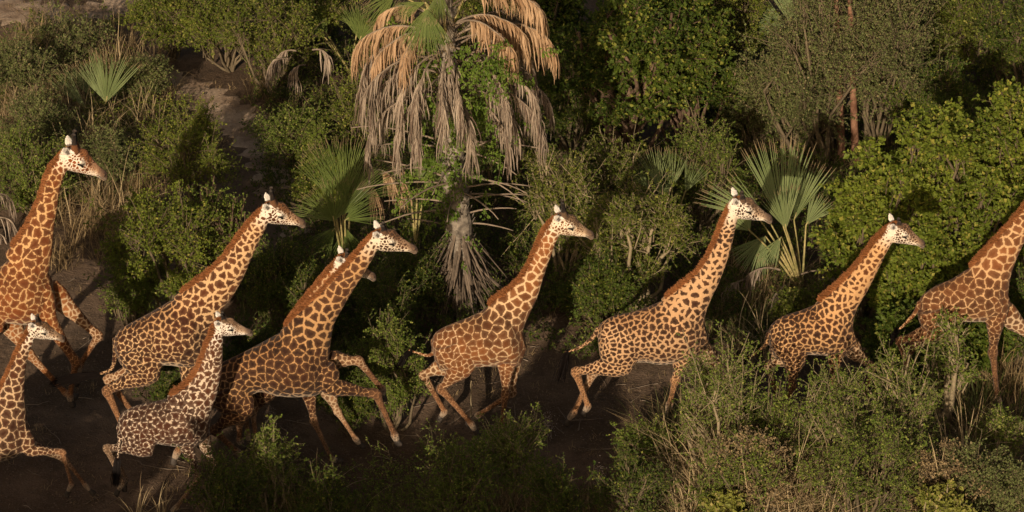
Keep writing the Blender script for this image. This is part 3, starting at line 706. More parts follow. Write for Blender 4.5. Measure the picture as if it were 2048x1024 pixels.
# ------------------------------------------------------------------ shrub generator
def grow(r, p, d, L, K, wob=.25, fall=0.0, jit=.10):
    """polylines from p along d, bending a little; (N,K,3)"""
    n = len(p); P = np.empty((n, K, 3)); P[:, 0] = p; dd = nrm(d); w_ = r.normal(0, wob, (n, 3))
    for k in range(1, K):
        dd = nrm(dd + w_ * (2.0 / K) * math.cos(k * 1.1) + r.normal(0, jit, (n, 3)) + np.array([0, 0, -fall / K])); P[:, k] = P[:, k - 1] + dd * (L / (K - 1))[:, None]
    return P
def along(r, P, m, lo=.15, hi=1.0, pw=.8):
    """m random points on each polyline: point, tangent, position 0..1, index of the polyline"""
    n, K, _ = P.shape; par = np.repeat(np.arange(n), m); t = lo + (hi - lo) * r.uniform(0, 1, n * m) ** pw; ti = t * (K - 1); i0 = np.minimum(ti.astype(int), K - 2); f = (ti - i0)[:, None]
    return P[par, i0] * (1 - f) + P[par, i0 + 1] * f, nrm(P[par, i0 + 1] - P[par, i0]), t, par

SPEC = {  # lobes, sprays a lobe, twigs a spray, leaves a twig, leaf length, half width, twig length, up, flatness, fall, long shoots, twig radius
    'leafy':    dict(lob=21, spr=9, tw=8, per=12, ll=.070, lw=.023, tl=.30, up=.12, flat=.32, fall=.75, shoot=.30, tr=.004, sp=.03),
    'small':    dict(lob=11, spr=22, tw=8, per=8, ll=.040, lw=.0140, tl=.24, up=.25, flat=.85, fall=.35, shoot=.30, tr=.0032, sp=.03),
    'feathery': dict(lob=10, spr=19, tw=9, per=11, ll=.028, lw=.0105, tl=.26, up=.35, flat=1.0, fall=.35, shoot=.35, tr=.003, sp=.014),
    'sparse':   dict(lob=10, spr=15, tw=7, per=8, ll=.038, lw=.0140, tl=.28, up=.30, flat=1.0, fall=.3, shoot=.35, tr=.0036, sp=.018),
    'wispy':    dict(lob=10, spr=11, tw=9, per=10, ll=.030, lw=.0110, tl=.30, up=.35, flat=1.1, fall=.3, shoot=.50, tr=.0034, sp=.014),
    'thorny':   dict(lob=13, spr=17, tw=9, per=12, ll=.032, lw=.011, tl=.32, up=.05, flat=.8, fall=.4, shoot=.30, tr=.0032, sp=.02),
}
def bush_parts(root, seed, H, Wd, sp, leafm, twigm, dens=1.0, deep=None, leafscale=1.0, thick=1.0, low=.22, shoot=None):
    """lobes of sprays, every spray hung with leafy twigs, carried by limbs that fork from the foot"""
    r = np.random.default_rng(seed); q = dict(SPEC[sp]); De = deep or max(Wd * .8, H * .3)
    big = math.sqrt(max(Wd * H, .3)); nl = int(np.clip(q['lob'] * (.55 + big * .38), 6, 44))
    # lobe centres spread evenly through the crown
    cand = r.uniform(-1, 1, (600, 3)); cand = cand[(cand ** 2).sum(1) < 1]; pick = [cand[0]]
    for _ in range(nl - 1):
        d = np.min(np.linalg.norm(cand[:, None] - np.array(pick)[None], axis=2), 1); pick.append(cand[(d + r.uniform(0, .25, len(d))).argmax()])
    pk = np.array(pick); lr = r.uniform(.17, .47, nl) * (.86 if sp == 'leafy' else 1) * (9.0 / nl) ** .28
    sc3 = np.array([Wd, De, H * (1 - low) / 2])
    C = pk * (1 - lr * .8)[:, None] * sc3 * r.uniform(.8, 1.12, (nl, 1)); C[:, 2] += H * (1 + low) / 2
    C[:, :2] *= np.interp(C[:, 2] / H, [0, .5, 1], [.9, 1.0, .72])[:, None]
    base = np.stack([r.normal(0, .05, nl), r.normal(0, .05, nl), np.full(nl, -.05)], 1) * H * .6
    K = 7; t = np.linspace(0, 1, K)[None, :, None]; limbs = base[:, None] * (1 - t) + C[:, None] * t
    limbs[:, :, :2] *= (t ** .35)[..., 0][..., None] * .55 + .45; limbs += np.sin(t * np.pi) * r.normal(0, .05, (nl, 1, 3)) * H + r.normal(0, .012, (nl, K, 3)) * H * (t > 0)
    ns = int(round(q['spr'] * dens)); li = np.repeat(np.arange(nl), ns); N = nl * ns
    m = r.uniform(.55 if big < 1.6 else .82, 1, N); i0 = (m * (K - 1)).astype(int).clip(0, K - 1); p0 = limbs[li, i0] + r.normal(0, .02, (N, 3)) * H
    D = rdir(r, N) * np.array([1, 1, q['flat']]) + np.array([0, 0, q['up']]); tgt = C[li] + nrm(D) * (lr[li] * r.uniform(.3, 1.15, N) * np.where(r.uniform(0, 1, N) < (q['shoot'] if shoot is None else shoot), r.uniform(1.2, 2.3, N), 1))[:, None] * sc3 * np.array([1, 1, .62 if sp == 'leafy' else 1.25])
    v = tgt - p0; L = np.linalg.norm(v, axis=1); spr = grow(r, p0, v / L[:, None] + np.array([0, 0, q['fall'] * .25]), L, 6, .3, q['fall'] * .6)
    spr[..., 2] = np.maximum(spr[..., 2], .04)
    c, td, tt, par = along(r, spr, q['tw'], .2, 1.0, .75); n = len(c)
    tl = q['tl'] * (big ** .35) * r.uniform(.5, 1.2, n) * (1.15 - .5 * tt); tw = grow(r, c, td * .55 + rdir(r, n) * np.array([1, 1, q['flat']]) * .8 + np.array([0, 0, q['up'] * .5]), tl, 4, .3, q['fall'])
    tb = MB(); r0 = .022 * min(H, 3.5) ** .6 * thick
    tubes(tb, limbs, np.linspace(r0, r0 * .4, K)[None], 6); tubes(tb, spr, np.linspace(.010, .0045, 6)[None] * thick * min(1.3, big ** .3), 3); tubes(tb, tw, np.linspace(q['tr'], q['tr'] * .5, 4)[None], 3, caps=False)
    tb.build('branches', twigm, root, smooth=True)
    lb = MB()
    for P, per in ((tw, q['per']), (spr, q['per'])):
        c, td, tt, par = along(r, P, per, .1, 1.0, .8); n = len(c); c = c + rdir(r, n) * (q['sp'] * r.uniform(0, 1, n))[:, None]
        D = nrm(td * .6 + rdir(r, n) * .9 + np.array([0, 0, -.1])); Nn = nrm(rdir(r, n) * .75 + np.array([0, -.25, .75])); s = r.lognormal(0, .25, n) * leafscale
        leaves(lb, c, D, Nn, q['ll'] * s, q['lw'] * s * r.uniform(.8, 1.3, n))
    lb.build('foliage', leafm, root)

def bush(name, label, cat, cx, row, top, half, sp, leafm, twigm=None, seed=0, group=None, dens=1.0, **kw):
    """cx,row: foot of the shrub on the ground; top: row its crown reaches; half: half width of the crown (picture units)"""
    b = on_ground(cx, row); s = scale_at(b[1]); b[2] = float(gz(b[0], b[1]))
    H = on_plane(cx, top, b[1])[2] * .97 - b[2]
    root = empty(name, b); tag(root, label, cat, group)
    bush_parts(root, seed or int(cx * 7 + row), H, half / s, sp, leafm, twigm or M_TWIG, dens, **kw)
    return root

def copy_tree(o, parent=None):
    c = o.copy(); COL.objects.link(c); c.parent = parent
    for ch in o.children: copy_tree(ch, c)
    return c
# ------------------------------------------------------------------ palms
def fan_leaf(mb, hub, axis, normal, Rr, n=44, spread=R(75), droop=.12, join=.55, r=None, split=.0, tip=.0, K=7):
    """a pleated palmate leaf; the outer part is cut into free pointed fingers"""
    r = r or np.random.default_rng(1); axis = nrm(np.array(axis, float)); normal = np.array(normal, float); normal = nrm(normal - axis * (normal @ axis)); side = np.cross(axis, normal)
    a = np.linspace(-spread, spread, n) + r.normal(0, .012 + split, n); da = 2 * spread / n
    d = np.cos(a)[:, None] * axis + np.sin(a)[:, None] * side
    ln = Rr * (.80 + .20 * np.cos(a * .8)) * r.uniform(.93, 1.04, n)
    q = np.array([.0, .12, .3, join, .72, .88, 1.0])[:K]
    P = hub + d[:, None] * (ln[:, None] * q)[..., None]
    P = P + normal * (-.10 * Rr * (np.abs(np.sin(a))[:, None] ** 2) * q[None] ** 1.5)[..., None] * 1.2
    P[..., 2] -= (droop * ln[:, None] * q[None] ** 2.2) * r.uniform(.6, 1.4, n)[:, None]
    P += (r.normal(0, .02 + tip, (n, 1, 3)) * (np.maximum(q - join, 0) ** 1.3 * 2)[None, :, None]) * Rr
    Wd = np.minimum(q[None] * ln[:, None], join * ln[:, None] * 1.0) * da * .52; Wd = Wd * np.interp(q, [0, join, .85, 1], [1, 1, .55, .08])[None]
    sd = nrm(np.cross(d, np.broadcast_to(normal, d.shape))); Wd = np.maximum(Wd, .002)
    ribbons(mb, P[:, :-1], Wd[:, :-1], sd, fold=.75, nor=normal); mb.cur = 1; ribbons(mb, P[:, -2:], Wd[:, -2:], sd, fold=.75, nor=normal); mb.cur = 0

def arc(start, az, el, L, sag, K=9, r=None, wob=.0):
    P = np.empty((K, 3)); P[0] = start; e = el; d_az = az
    for k in range(1, K):
        d = np.array([math.cos(d_az) * math.cos(e), math.sin(d_az) * math.cos(e), math.sin(e)])
        P[k] = P[k - 1] + d * L / (K - 1); e -= sag / (K - 1) * (.5 + k / (K - 1)); d_az += (r.normal(0, wob) if r is not None else 0)
    return P

def fanpalm(label, row, base, fans, mat, seed, group=None, cat='fan palm', stalk=M_PETIOLE, join=.55):
    """fans: (hub px, tip px, depth offset of hub, spread deg, tilt of the blade sideways, count)"""
    r = np.random.default_rng(seed); b = on_ground(base[0], row); b[2] = float(gz(b[0], b[1]))
    root = empty('fan_palm', b); tag(root, label, cat, group)
    up = on_plane(base[0], base[1], b[1]); foot = np.array([up[0], b[1], max(b[2], up[2] * .2)])
    for f in fans:
        (hx, hy), (tx, ty), dy, spr, yaw, n = f
        h = on_plane(hx, hy, b[1] + dy); t = on_plane(tx, ty, b[1] + dy + yaw); ax = t - h; Rr = np.linalg.norm(ax)
        nor = nrm(np.array([-yaw * .5 + r.normal(0, .15), -1.0, .35 + r.normal(0, .15)]))
        m = MB(); fan_leaf(m, h, ax, nor, Rr, n, R(spr), r=r, droop=.05, join=join)
        lf = adopt(root, m.build('fan_leaf', [mat, M_TIP]))
        s = MB(); q = np.linspace(0, 1, 7)[:, None]; P = foot * (1 - q) + h * q + np.array([0, 0, 1]) * np.sin(q * np.pi) * np.linalg.norm(h - foot) * .06
        P = np.vstack([P, h + nrm(ax) * Rr * .12]); tubes(s, P[None], np.linspace(.028, .012, 8)[None], 6)
        st = s.build('leafstalk', stalk, smooth=True); st.parent = lf; 
    return root

def hang(mb, costa, n, r, ln=(.45, .9), w=.015, side=.35, K=8):
    """dry strips hanging from the outer part of a dead leaf's rib"""
    m = len(costa); t = (r.uniform(.0, 1.0, n) ** .8) * (m - 1); i0 = np.minimum(t.astype(int), m - 2); fr = (t - i0)[:, None]
    p = costa[i0] * (1 - fr) + costa[i0 + 1] * fr; td = nrm(costa[i0 + 1] - costa[i0]); sd = nrm(np.cross(td, (0, 0, 1.0))) * r.choice([-1, 1], n)[:, None]
    d = nrm(td * .8 + sd * r.uniform(.1, 1, n)[:, None] * side * 2 + np.array([0, 0, .25])); L = r.uniform(ln[0], ln[1], n) * np.interp(t / (m - 1), [0, .4, 1], [.75, 1.0, .95])
    P = np.empty((n, K, 3)); P[:, 0] = p; cl = np.repeat(r.normal(0, .30, ((n + 4) // 5, 3)), 5, 0)[:n]
    for k in range(1, K):
        d = nrm(d + np.array([0, 0, -.75]) + cl * .5 * math.cos(k * .9) + r.normal(0, .13, (n, 3))); P[:, k] = P[:, k - 1] + d * (L / (K - 1))[:, None]
    wd = w * np.array([.7, 1, 1, .95, .85, .7, .5, .15])[:K][None] * r.uniform(.5, 1.3, n)[:, None]
    fs = nrm(np.cross(nrm(P[:, 3] - P[:, 0]), rdir(r, n))); ribbons(mb, P, wd, fs, fold=.5, nor=nrm(rdir(r, n))[:, None])

def big_palm():
    r = np.random.default_rng(77); row = 628; b = on_ground(915, row); Yp = b[1]; b[2] = float(gz(b[0], b[1]))
    root = empty('doum_palm', b); tag(root, 'tall palm with curtains of dead orange and grey fans hanging round its trunk', 'palm tree')
    def TP(x, y, dy=0): return on_plane(x, y, Yp + dy)
    tr = np.array([TP(930, 640), TP(926, 560), TP(920, 480), TP(912, 400), TP(905, 320), TP(900, 220), TP(897, 130), TP(893, 60), TP(892, 0), TP(890, -60)]); tr[0, 2] = b[2] - .1
    T = crom(tr, 5); n = len(T); rad = np.interp(np.linspace(0, 1, n), [0, .25, .4, .6, .8, 1], [.25, .24, .23, .17, .14, .09]) * (1 + .07 * np.sin(np.arange(n) * 2.2))
    m = MB(); tubes(m, T[None], rad[None], 14)
    # old leaf bases wrapped round the trunk
    for i in range(150):
        k = r.uniform(.05, .98); ii = k * (n - 1); c = T[int(ii)]; a = r.uniform(0, 6.28); o = np.array([math.cos(a), math.sin(a), 0])
        s = c + o * rad[int(ii)] * .8; P = np.array([s, s + o * .05 + (0, 0, .07), s + o * .10 + (0, 0, .16)]); sdv = np.cross(o, (0, 0, 1)) + (0, 0, .3 * r.normal())
        ribbons(m, P[None], np.array([[.075, .05, .02]]) * r.uniform(.7, 1.1), nrm(sdv)[None], fold=.5, nor=o)
    adopt(root, m.build('trunk', M_PALMBARK, smooth=False))
    def zat(y): return TP(900, y)[2]
    def tpt(z): return np.array([np.interp(z, T[:, 2], T[:, 0]), Yp, z])
    # skirt of dead stalks pressed against the lower trunk
    m = MB()
    for i in range(260):
        z = zat(r.uniform(450, 560)); a = r.uniform(0, 6.28); P = arc(tpt(z) + np.array([math.cos(a), math.sin(a), 0]) * .16, a, R(r.uniform(-72, -35)), r.uniform(.55, 1.15), R(r.uniform(-15, 30)), 7, r, .10)
        P[:, 2] = np.maximum(P[:, 2], b[2] + .02); ribbons(m, P[None], np.array([[.035, .03, .027, .024, .02, .016, .008]]) * r.uniform(.35, 1.1), nrm(np.array([[math.sin(a), -math.cos(a), r.normal(0, .3)]])), fold=.5, nor=np.array([math.cos(a), math.sin(a), .2]))
    adopt(root, m.build('dead_skirt', M_SKIRT))
    # bare dead stalks reaching out
    spots = [(300, 180, 1.25), (315, 15, 1.5), (330, 200, 1.35), (345, 340, 1.45), (352, -25, 1.3), (360, 170, 1.4), (372, 190, 1.5), (378, 5, 1.3), (392, 20, 1.35), (400, 350, 1.3), (405, 178, 1.35), (418, 205, 1.3), (432, 0, .95), (448, 12, .95), (300, 60, 1.2), (340, 120, 1.2), (330, 260, 1.3), (380, 300, 1.2), (300, 340, 1.4), (310, 215, 1.3), (365, 235, 1.3), (395, 255, 1.1), (350, 80, 1.1), (285, 5, 1.5), (290, 175, 1.5), (455, 190, 1.0)]
    for y, a, L in spots:
        m = MB(); a = R(a) if True else a
        P = arc(tpt(zat(y)), a, R(r.uniform(0, 22)), L * r.uniform(.95, 1.3), R(r.uniform(12, 42)), 9, r, .07); tubes(m, P[None], np.linspace(.024, .010, 9)[None], 5)
        adopt(root, m.build('dead_leafstalk', M_OLDSTALK, smooth=True))
    # grey dead fans
    fr = []
    for i in range(44):
        a = i * 2.39996 + r.normal(0, .15); fr.append((r.uniform(85, 205), a, r.uniform(1.0, 1.65), r.uniform(12, 42), r.uniform(60, 90)))
    for y, a, L, el, sag in fr:
        P = arc(tpt(zat(y)), a, R(el), L, R(sag), 9, r, .04); Q = arc(P[-1], a, math.atan2(P[-1, 2] - P[-2, 2], np.hypot(*(P[-1] - P[-2])[:2])), .65, R(60), 6, r, .06)
        m = MB(); hang(m, np.vstack([P[-4:], Q[1:]]), 88, r, (.25, .8), .0135, side=.28)
        f = adopt(root, m.build('dead_frond', M_DEADGREY)); s = MB(); tubes(s, np.vstack([P, Q[1:]])[None], np.linspace(.026, .008, 14)[None], 5); s.build('leafstalk', M_OLDSTALK, f, smooth=True)
        f.children[0].parent = f
    # orange ones, freshly dead, higher up
    for y, a, L, el, sag, n_, dl in ((80, 176, 1.35, 28, 62, 75, .8), (75, 200, 1.1, 30, 70, 60, .7), (70, 8, .95, 45, 75, 60, .75), (62, -12, 1.15, 46, 72, 60, .8), (82, 2, 1.55, 34, 62, 85, .9), (60, -38, 1.2, 42, 70, 60, .8), (30, 18, 1.4, 38, 66, 70, .7), (20, -16, 1.5, 44, 66, 70, .7), (58, 150, 1.2, 35, 70, 55, .7), (48, 230, 1.0, 30, 80, 50, .6)):
        a = R(a); P = arc(tpt(zat(y)), a, R(el), L, R(sag), 9, r, .03); Q = arc(P[-1], a, math.atan2(P[-1, 2] - P[-2, 2], np.hypot(*(P[-1] - P[-2])[:2])), .55, R(50), 6, r, .05)
        m = MB(); hang(m, np.vstack([P[-5:], Q[1:]]), int(n_ * 2.2), r, (.35, dl), .016, side=.5)
        f = adopt(root, m.build('dead_frond', M_DEADORANGE)); f['label'] = 'dry orange frond'; s = MB(); tubes(s, np.vstack([P, Q[1:]])[None], np.linspace(.026, .008, 14)[None], 5); s.build('leafstalk', M_OLDSTALK, f, smooth=True)
    # living fans round the tip, one bent down in front
    for i, (hx, hy, tx, ty, dy, yaw, spr) in enumerate(((853, 18, 848, 108, -.9, -.3, 48), (850, 5, 790, 22, -.5, .2, 20), (880, -20, 872, 42, -.9, -.4, 30), (800, -50, 715, -30, 0, 0, 26), (960, -50, 1060, -20, .2, .2, 30), (860, -110, 830, -220, .3, .2, 60), (930, -110, 960, -220, .3, .3, 60), (790, -10, 735, 35, .5, .5, 20))):
        h = TP(hx, hy, dy); t = TP(tx, ty, dy + yaw); m = MB(); ax = t - h; fan_leaf(m, h, ax, nrm(np.array([r.normal(0, .3), -1, .35])), np.linalg.norm(ax), 40, R(spr), droop=.15, r=r, tip=.02)
        f = adopt(root, m.build('fan_leaf', [M_FAN, M_TIP])); s = MB(); s0 = TP(893, 95 - i * 4); q = np.linspace(0, 1, 8)[:, None]; P = s0 * (1 - q) + h * q + np.array([0, 0, 1.]) * np.sin(q * np.pi) * .15
        tubes(s, P[None], np.linspace(.032, .014, 8)[None], 6); s.build('leafstalk', M_PETIOLE, f, smooth=True)
    # climbing vine
    vr = empty('climbing_vine', b); tag(vr, 'fresh green vine climbing the palm trunk among the dead fans', 'vine'); m = MB(); s = MB()
    cl = [(990, 110, 46, 30, -1.0, 700), (965, 160, 50, 45, -.95, 900), (930, 200, 35, 60, -.35, 500), (1020, 170, 30, 40, -.3, 300), (900, 300, 30, 70, -.25, 420), (862, 345, 26, 40, -.3, 330), (840, 410, 28, 22, -.3, 260), (880, 420, 25, 60, -.25, 260), (940, 250, 25, 30, -.3, 200), (925, 470, 18, 60, -.25, 120), (860, 250, 30, 60, -.35, 500), (990, 260, 40, 40, -.4, 400), (830, 300, 40, 40, -.3, 350), (960, 330, 30, 50, -.3, 300), (870, 120, 25, 40, -.3, 250), (800, 110, 60, 50, .3, 350), (870, 200, 60, 40, .2, 350)]
    pts = []; st = []
    for x, y, sx, sy, dy, n_ in cl:
        for k in range(max(4, n_ // 40)):
            c = TP(x + r.normal(0, sx * .8), y + r.normal(0, sy * .8), dy + r.normal(0, .25)); P = arc(c, r.uniform(0, 6.28), R(r.uniform(-50, 30)), r.uniform(.3, .7), R(60), 5, r, .3); st.append(P)
            q = r.uniform(0, 4, 40); i0 = np.minimum(q.astype(int), 3); f_ = (q - i0)[:, None]; pts.append(P[i0] * (1 - f_) + P[i0 + 1] * f_ + r.normal(0, .035, (40, 3)))
    pts = np.vstack(pts); n_ = len(pts); leaves(m, pts, nrm(r.normal(0, .5, (n_, 3)) + (0, -.1, -.8)), nrm(r.normal(0, .5, (n_, 3)) + (0, -1, .4)), r.uniform(.05, .085, n_), r.uniform(.014, .022, n_))
    m.cur = 1; tubes(m, np.array(st), np.array([[.006, .005, .004, .004, .003]]), 3, caps=False); adopt(vr, m.build('foliage', [M_VINE, M_TWIG]))
big_palm()

# ------------------------------------------------------------------ ground cover and grass
def cover(name, label, spots, leafm, seed, h=(.3, .9), ll=.032, lw=.012):
    """spots: (px, row, half width px, half depth m, sprays)"""
    r = np.random.default_rng(seed); m = MB()
    for cx, row, hw, hd, n in spots:
        b = on_ground(cx, row); sc_ = scale_at(b[1]); nc = max(1, n // 7); c = np.stack([b[0] + r.uniform(-1, 1, nc) * hw / sc_, b[1] + r.uniform(-1, 1, nc) * hd], 1)
        x = c[r.integers(0, nc, n)] + r.normal(0, .13, (n, 2)); p = np.stack([x[:, 0], x[:, 1], gz(x[:, 0], x[:, 1])], 1)
        L = r.uniform(h[0], h[1], n); st = grow(r, p, rdir(r, n) * .7 + np.array([0, 0, .9]), L, 6, .3, .35); st[..., 2] = np.maximum(st[..., 2], .03)
        c_, td, tt, par = along(r, st, 6, .2, 1, .8); tw = grow(r, c_, td * .5 + rdir(r, len(c_)), r.uniform(.1, .28, len(c_)), 4, .3, .3); tw[..., 2] = np.maximum(tw[..., 2], .02)
        c_, td, tt, par = along(r, tw, 8, .05, 1, .8); k = len(c_); m.cur = 0
        leaves(m, c_ + rdir(r, k) * .012, td * .6 + rdir(r, k) * .9, rdir(r, k) * .75 + np.array([0, -.25, .75]), ll * r.lognormal(0, .25, k), lw * r.uniform(.7, 1.4, k))
        m.cur = 1; tubes(m, st, np.linspace(.006, .003, 6)[None], 3, caps=False); tubes(m, tw, np.array([[.003, .003, .002, .002]]), 3, caps=False)
    o = m.build(name, [leafm, M_TWIG]); tag(o, label, 'undergrowth', None, 'stuff'); return o
back = [(x, y, 75, 1.4, 75) for x in range(620, 2060, 130) for y in (100, 190, 280, 370, 460, 550, 640)]
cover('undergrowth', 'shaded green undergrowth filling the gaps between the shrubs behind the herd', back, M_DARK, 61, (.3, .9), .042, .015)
cover('undergrowth', 'olive scrub cover left and right of the sandy path', [(40, 120, 90, 1.2, 90), (120, 90, 90, 1, 60), (40, 230, 90, 1.5, 90), (150, 260, 80, 1.4, 80), (260, 260, 60, 1.3, 80), (230, 340, 80, 1.2, 70), (60, 380, 90, 1.2, 90), (330, 330, 50, 1.2, 60), (650, 230, 45, 1.0, 60), (650, 330, 35, .9, 50), (430, 480, 60, 1.0, 60), (520, 560, 60, 1.0, 80), (600, 620, 80, 1.1, 90), (680, 760, 90, .8, 80), (240, 180, 50, .9, 60)], M_OLIVE, 62, (.25, .8), .036, .013)
cover('undergrowth', 'low thorny growth along the bottom edge in front of the trail', [(480, 1000, 80, .5, 40), (600, 990, 90, .5, 60), (720, 1010, 100, .6, 60), (850, 940, 60, .5, 25), (560, 1040, 110, .6, 60), (700, 1050, 90, .5, 60), (800, 1055, 90, .4, 40), (880, 1030, 90, .6, 50), (1180, 1030, 90, .6, 50), (1300, 970, 60, .6, 50), (1420, 960, 90, .8, 90), (1560, 970, 90, .8, 90), (1700, 960, 110, .8, 100), (1850, 960, 100, .9, 90), (1980, 970, 90, 1.0, 90), (1900, 860, 100, .8, 50), (1500, 1060, 150, .6, 90), (1750, 1060, 150, .6, 90), (1960, 1060, 120, .6, 80)], M_FEATHER, 63, (.3, .85), .030, .011)
def grass(name, label, cat, spots, mat, seed, w=.007, kind='stuff', lean=(0, 0)):
    """spots: (px, row, half width px, half depth m, blades, height m, spread)"""
    r = np.random.default_rng(seed); m = MB()
    for cx, row, hw, hd, n, h, sp in spots:
        b = on_ground(cx, row); s = scale_at(b[1]); K = 6; nc = max(1, n // 14)
        c = np.stack([b[0] + r.normal(0, hw / s * .55, nc), b[1] + r.normal(0, hd * .55, nc)], 1); ci = r.integers(0, nc, n)
        x = c[ci] + r.normal(0, .07, (n, 2)); z = gz(x[:, 0], x[:, 1]); P = np.empty((n, K, 3)); P[:, 0] = np.stack([x[:, 0], x[:, 1], z - .02], 1)
        a = r.uniform(0, 6.28, n); t = np.abs(r.normal(0, sp, n)); d = np.stack([np.cos(a) * np.sin(t) + lean[0], np.sin(a) * np.sin(t) + lean[1], np.cos(t)], 1)
        L = h * r.uniform(.35, 1.15, n) * r.uniform(.6, 1.15, nc)[ci]; bend = r.uniform(.05, .5, n)
        for k in range(1, K):
            d = nrm(d + np.stack([np.cos(a) * bend * .4, np.sin(a) * bend * .4, -bend * .65 * (k / K) * 1.3], 1) + r.normal(0, .07, (n, 3))); P[:, k] = P[:, k - 1] + d * (L / (K - 1))[:, None]
        P[..., 2] = np.maximum(P[..., 2], z[:, None] - .02)
        ribbons(m, P, w * np.array([.8, 1, .9, .75, .5, .12])[None] * r.uniform(.5, 1.3, n)[:, None], nrm(np.stack([np.sin(a), -np.cos(a), r.normal(0, .4, n)], 1)))
    o = m.build(name, mat); tag(o, label, cat, None, kind); return o

grass('dry_grass', 'tangled straw-coloured grass under and around the thorn scrub', 'dry grass', [
    (60, 130, 70, 1.5, 900, .9, .5), (200, 120, 60, 1.2, 700, .9, .5), (290, 180, 50, 1.2, 700, .8, .5), (60, 260, 80, 1.5, 1000, .9, .6), (180, 300, 90, 1.6, 1300, .9, .55), (250, 370, 70, 1.2, 1000, .9, .6),
    (160, 440, 90, 1.3, 550, .8, .6), (220, 500, 60, 1.0, 250, .6, .6), (120, 520, 60, .6, 400, .5, .7), (260, 600, 40, .5, 300, .5, .6), (540, 180, 30, .8, 350, .7, .5), (630, 260, 60, 1.0, 400, .8, .5),
    (430, 300, 40, .8, 150, .3, .7), (1500, 570, 60, 1.0, 700, .9, .5), (1580, 600, 60, 1.0, 900, .8, .55), (1460, 620, 70, .8, 500, .8, .7), (1640, 640, 60, .8, 600, .8, .6),
    (1400, 900, 80, .9, 900, 1.25, .35), (1480, 960, 90, 1.0, 1500, 1.35, .45), (1560, 980, 70, .9, 900, 1.1, .5), (1330, 990, 60, .8, 500, .9, .5), (1620, 1010, 90, .8, 800, 1.0, .5), (1800, 1000, 90, .8, 700, 1.0, .5),
    (1960, 900, 60, 1.0, 700, 1.0, .45), (2010, 780, 40, 1.0, 500, 1.1, .4), (1960, 1010, 90, .8, 900, .9, .6), (980, 1040, 90, .7, 500, .8, .5), (1160, 1050, 100, .7, 500, .7, .5), (560, 1050, 100, .8, 400, .9, .5), (640, 1040, 60, .6, 200, .9, .4),
    (1200, 620, 80, 1.0, 300, .6, .6), (780, 500, 60, 1.0, 300, .7, .6), (1750, 340, 120, 1.6, 500, .8, .5), (1480, 340, 90, 1.4, 500, .8, .5)], M_STRAW, 31)
grass('green_grass', 'green grass blades among the bushes and along the trail', 'grass', [
    (120, 180, 110, 1.6, 900, .7, .5), (40, 340, 80, 1.2, 700, .7, .5), (230, 260, 70, 1.2, 500, .7, .5), (150, 370, 90, 1.3, 700, .7, .5), (560, 620, 90, 1.3, 700, .6, .5), (680, 700, 120, 1.4, 900, .6, .5),
    (1500, 660, 90, 1.0, 500, .7, .5), (1400, 930, 90, 1.0, 900, 1.2, .35), (1480, 990, 110, .9, 900, 1.0, .45), (1350, 870, 50, .6, 350, 1.0, .3), (600, 1060, 150, .9, 800, .9, .4), (520, 1000, 60, .6, 250, .8, .4), (1000, 1070, 150, .8, 600, .7, .5),
    (1650, 1040, 140, .9, 800, .9, .5), (1900, 1030, 130, .9, 700, .8, .5), (1960, 860, 60, 1.0, 500, .9, .4), (820, 560, 90, 1.2, 500, .5, .5), (1100, 520, 100, 1.4, 500, .6, .5), (1300, 480, 120, 1.4, 500, .6, .5), (1560, 250, 120, 1.6, 500, .6, .5)], M_GRASS, 32)
grass('tall_straw', 'tall pale straw stems standing out of the thorn bushes at the lower right', 'dry grass', [
    (1390, 980, 60, .6, 240, 1.9, .28), (1450, 1010, 80, .6, 520, 2.0, .34), (1520, 1030, 90, .5, 520, 1.9, .4), (1340, 970, 40, .5, 90, 1.5, .3), (1580, 1040, 70, .5, 300, 1.8, .45), (1690, 1040, 90, .5, 200, 1.7, .45), (1900, 990, 80, .6, 200, 1.6, .4), (1500, 700, 60, .6, 60, 1.5, .35),
    (1470, 1085, 110, .4, 520, 1.9, .5), (1560, 1100, 110, .4, 300, 1.9, .5), (1700, 1100, 150, .4, 200, 1.8, .5), (1400, 1080, 60, .4, 160, 1.7, .5), (620, 640, 60, .6, 20, 1.6, .3), (330, 1050, 60, .3, 40, .9, .3), (560, 1020, 60, .4, 60, 1.1, .4), (1060, 1050, 90, .4, 90, 1.0, .5), (1250, 1050, 90, .4, 90, 1.1, .5)], M_STRAWPALE, 34, w=.0105)
grass('tall_straw', 'long bent straw stems in the scrub at the upper left', 'dry grass', [
    (150, 420, 80, .8, 90, 1.6, .55), (230, 440, 60, .8, 70, 1.5, .6), (110, 200, 90, 1.2, 260, 1.4, .55), (250, 160, 60, 1, 150, 1.4, .45), (40, 260, 60, 1.2, 200, 1.4, .6), (180, 320, 90, 1.2, 260, 1.4, .55), (270, 290, 50, 1, 130, 1.2, .5), (60, 120, 80, 1, 160, 1.1, .5)], M_STRAWPALE, 35, w=.0085)
grass('short_grass', 'sparse short grass and dry litter on the trodden soil', 'grass', [
    (x, y, 110, 1.0, 260, .16, 1.0) for x, y in ((60, 880), (150, 760), (180, 940), (300, 1010), (420, 1010), (680, 980), (760, 900), (860, 980), (1000, 760), (1080, 700), (1240, 740), (1180, 960), (480, 240), (540, 330), (440, 180), (170, 600), (560, 400), (1280, 900), (900, 700), (60, 30), (180, 20))], M_STRAW, 33, w=.005)

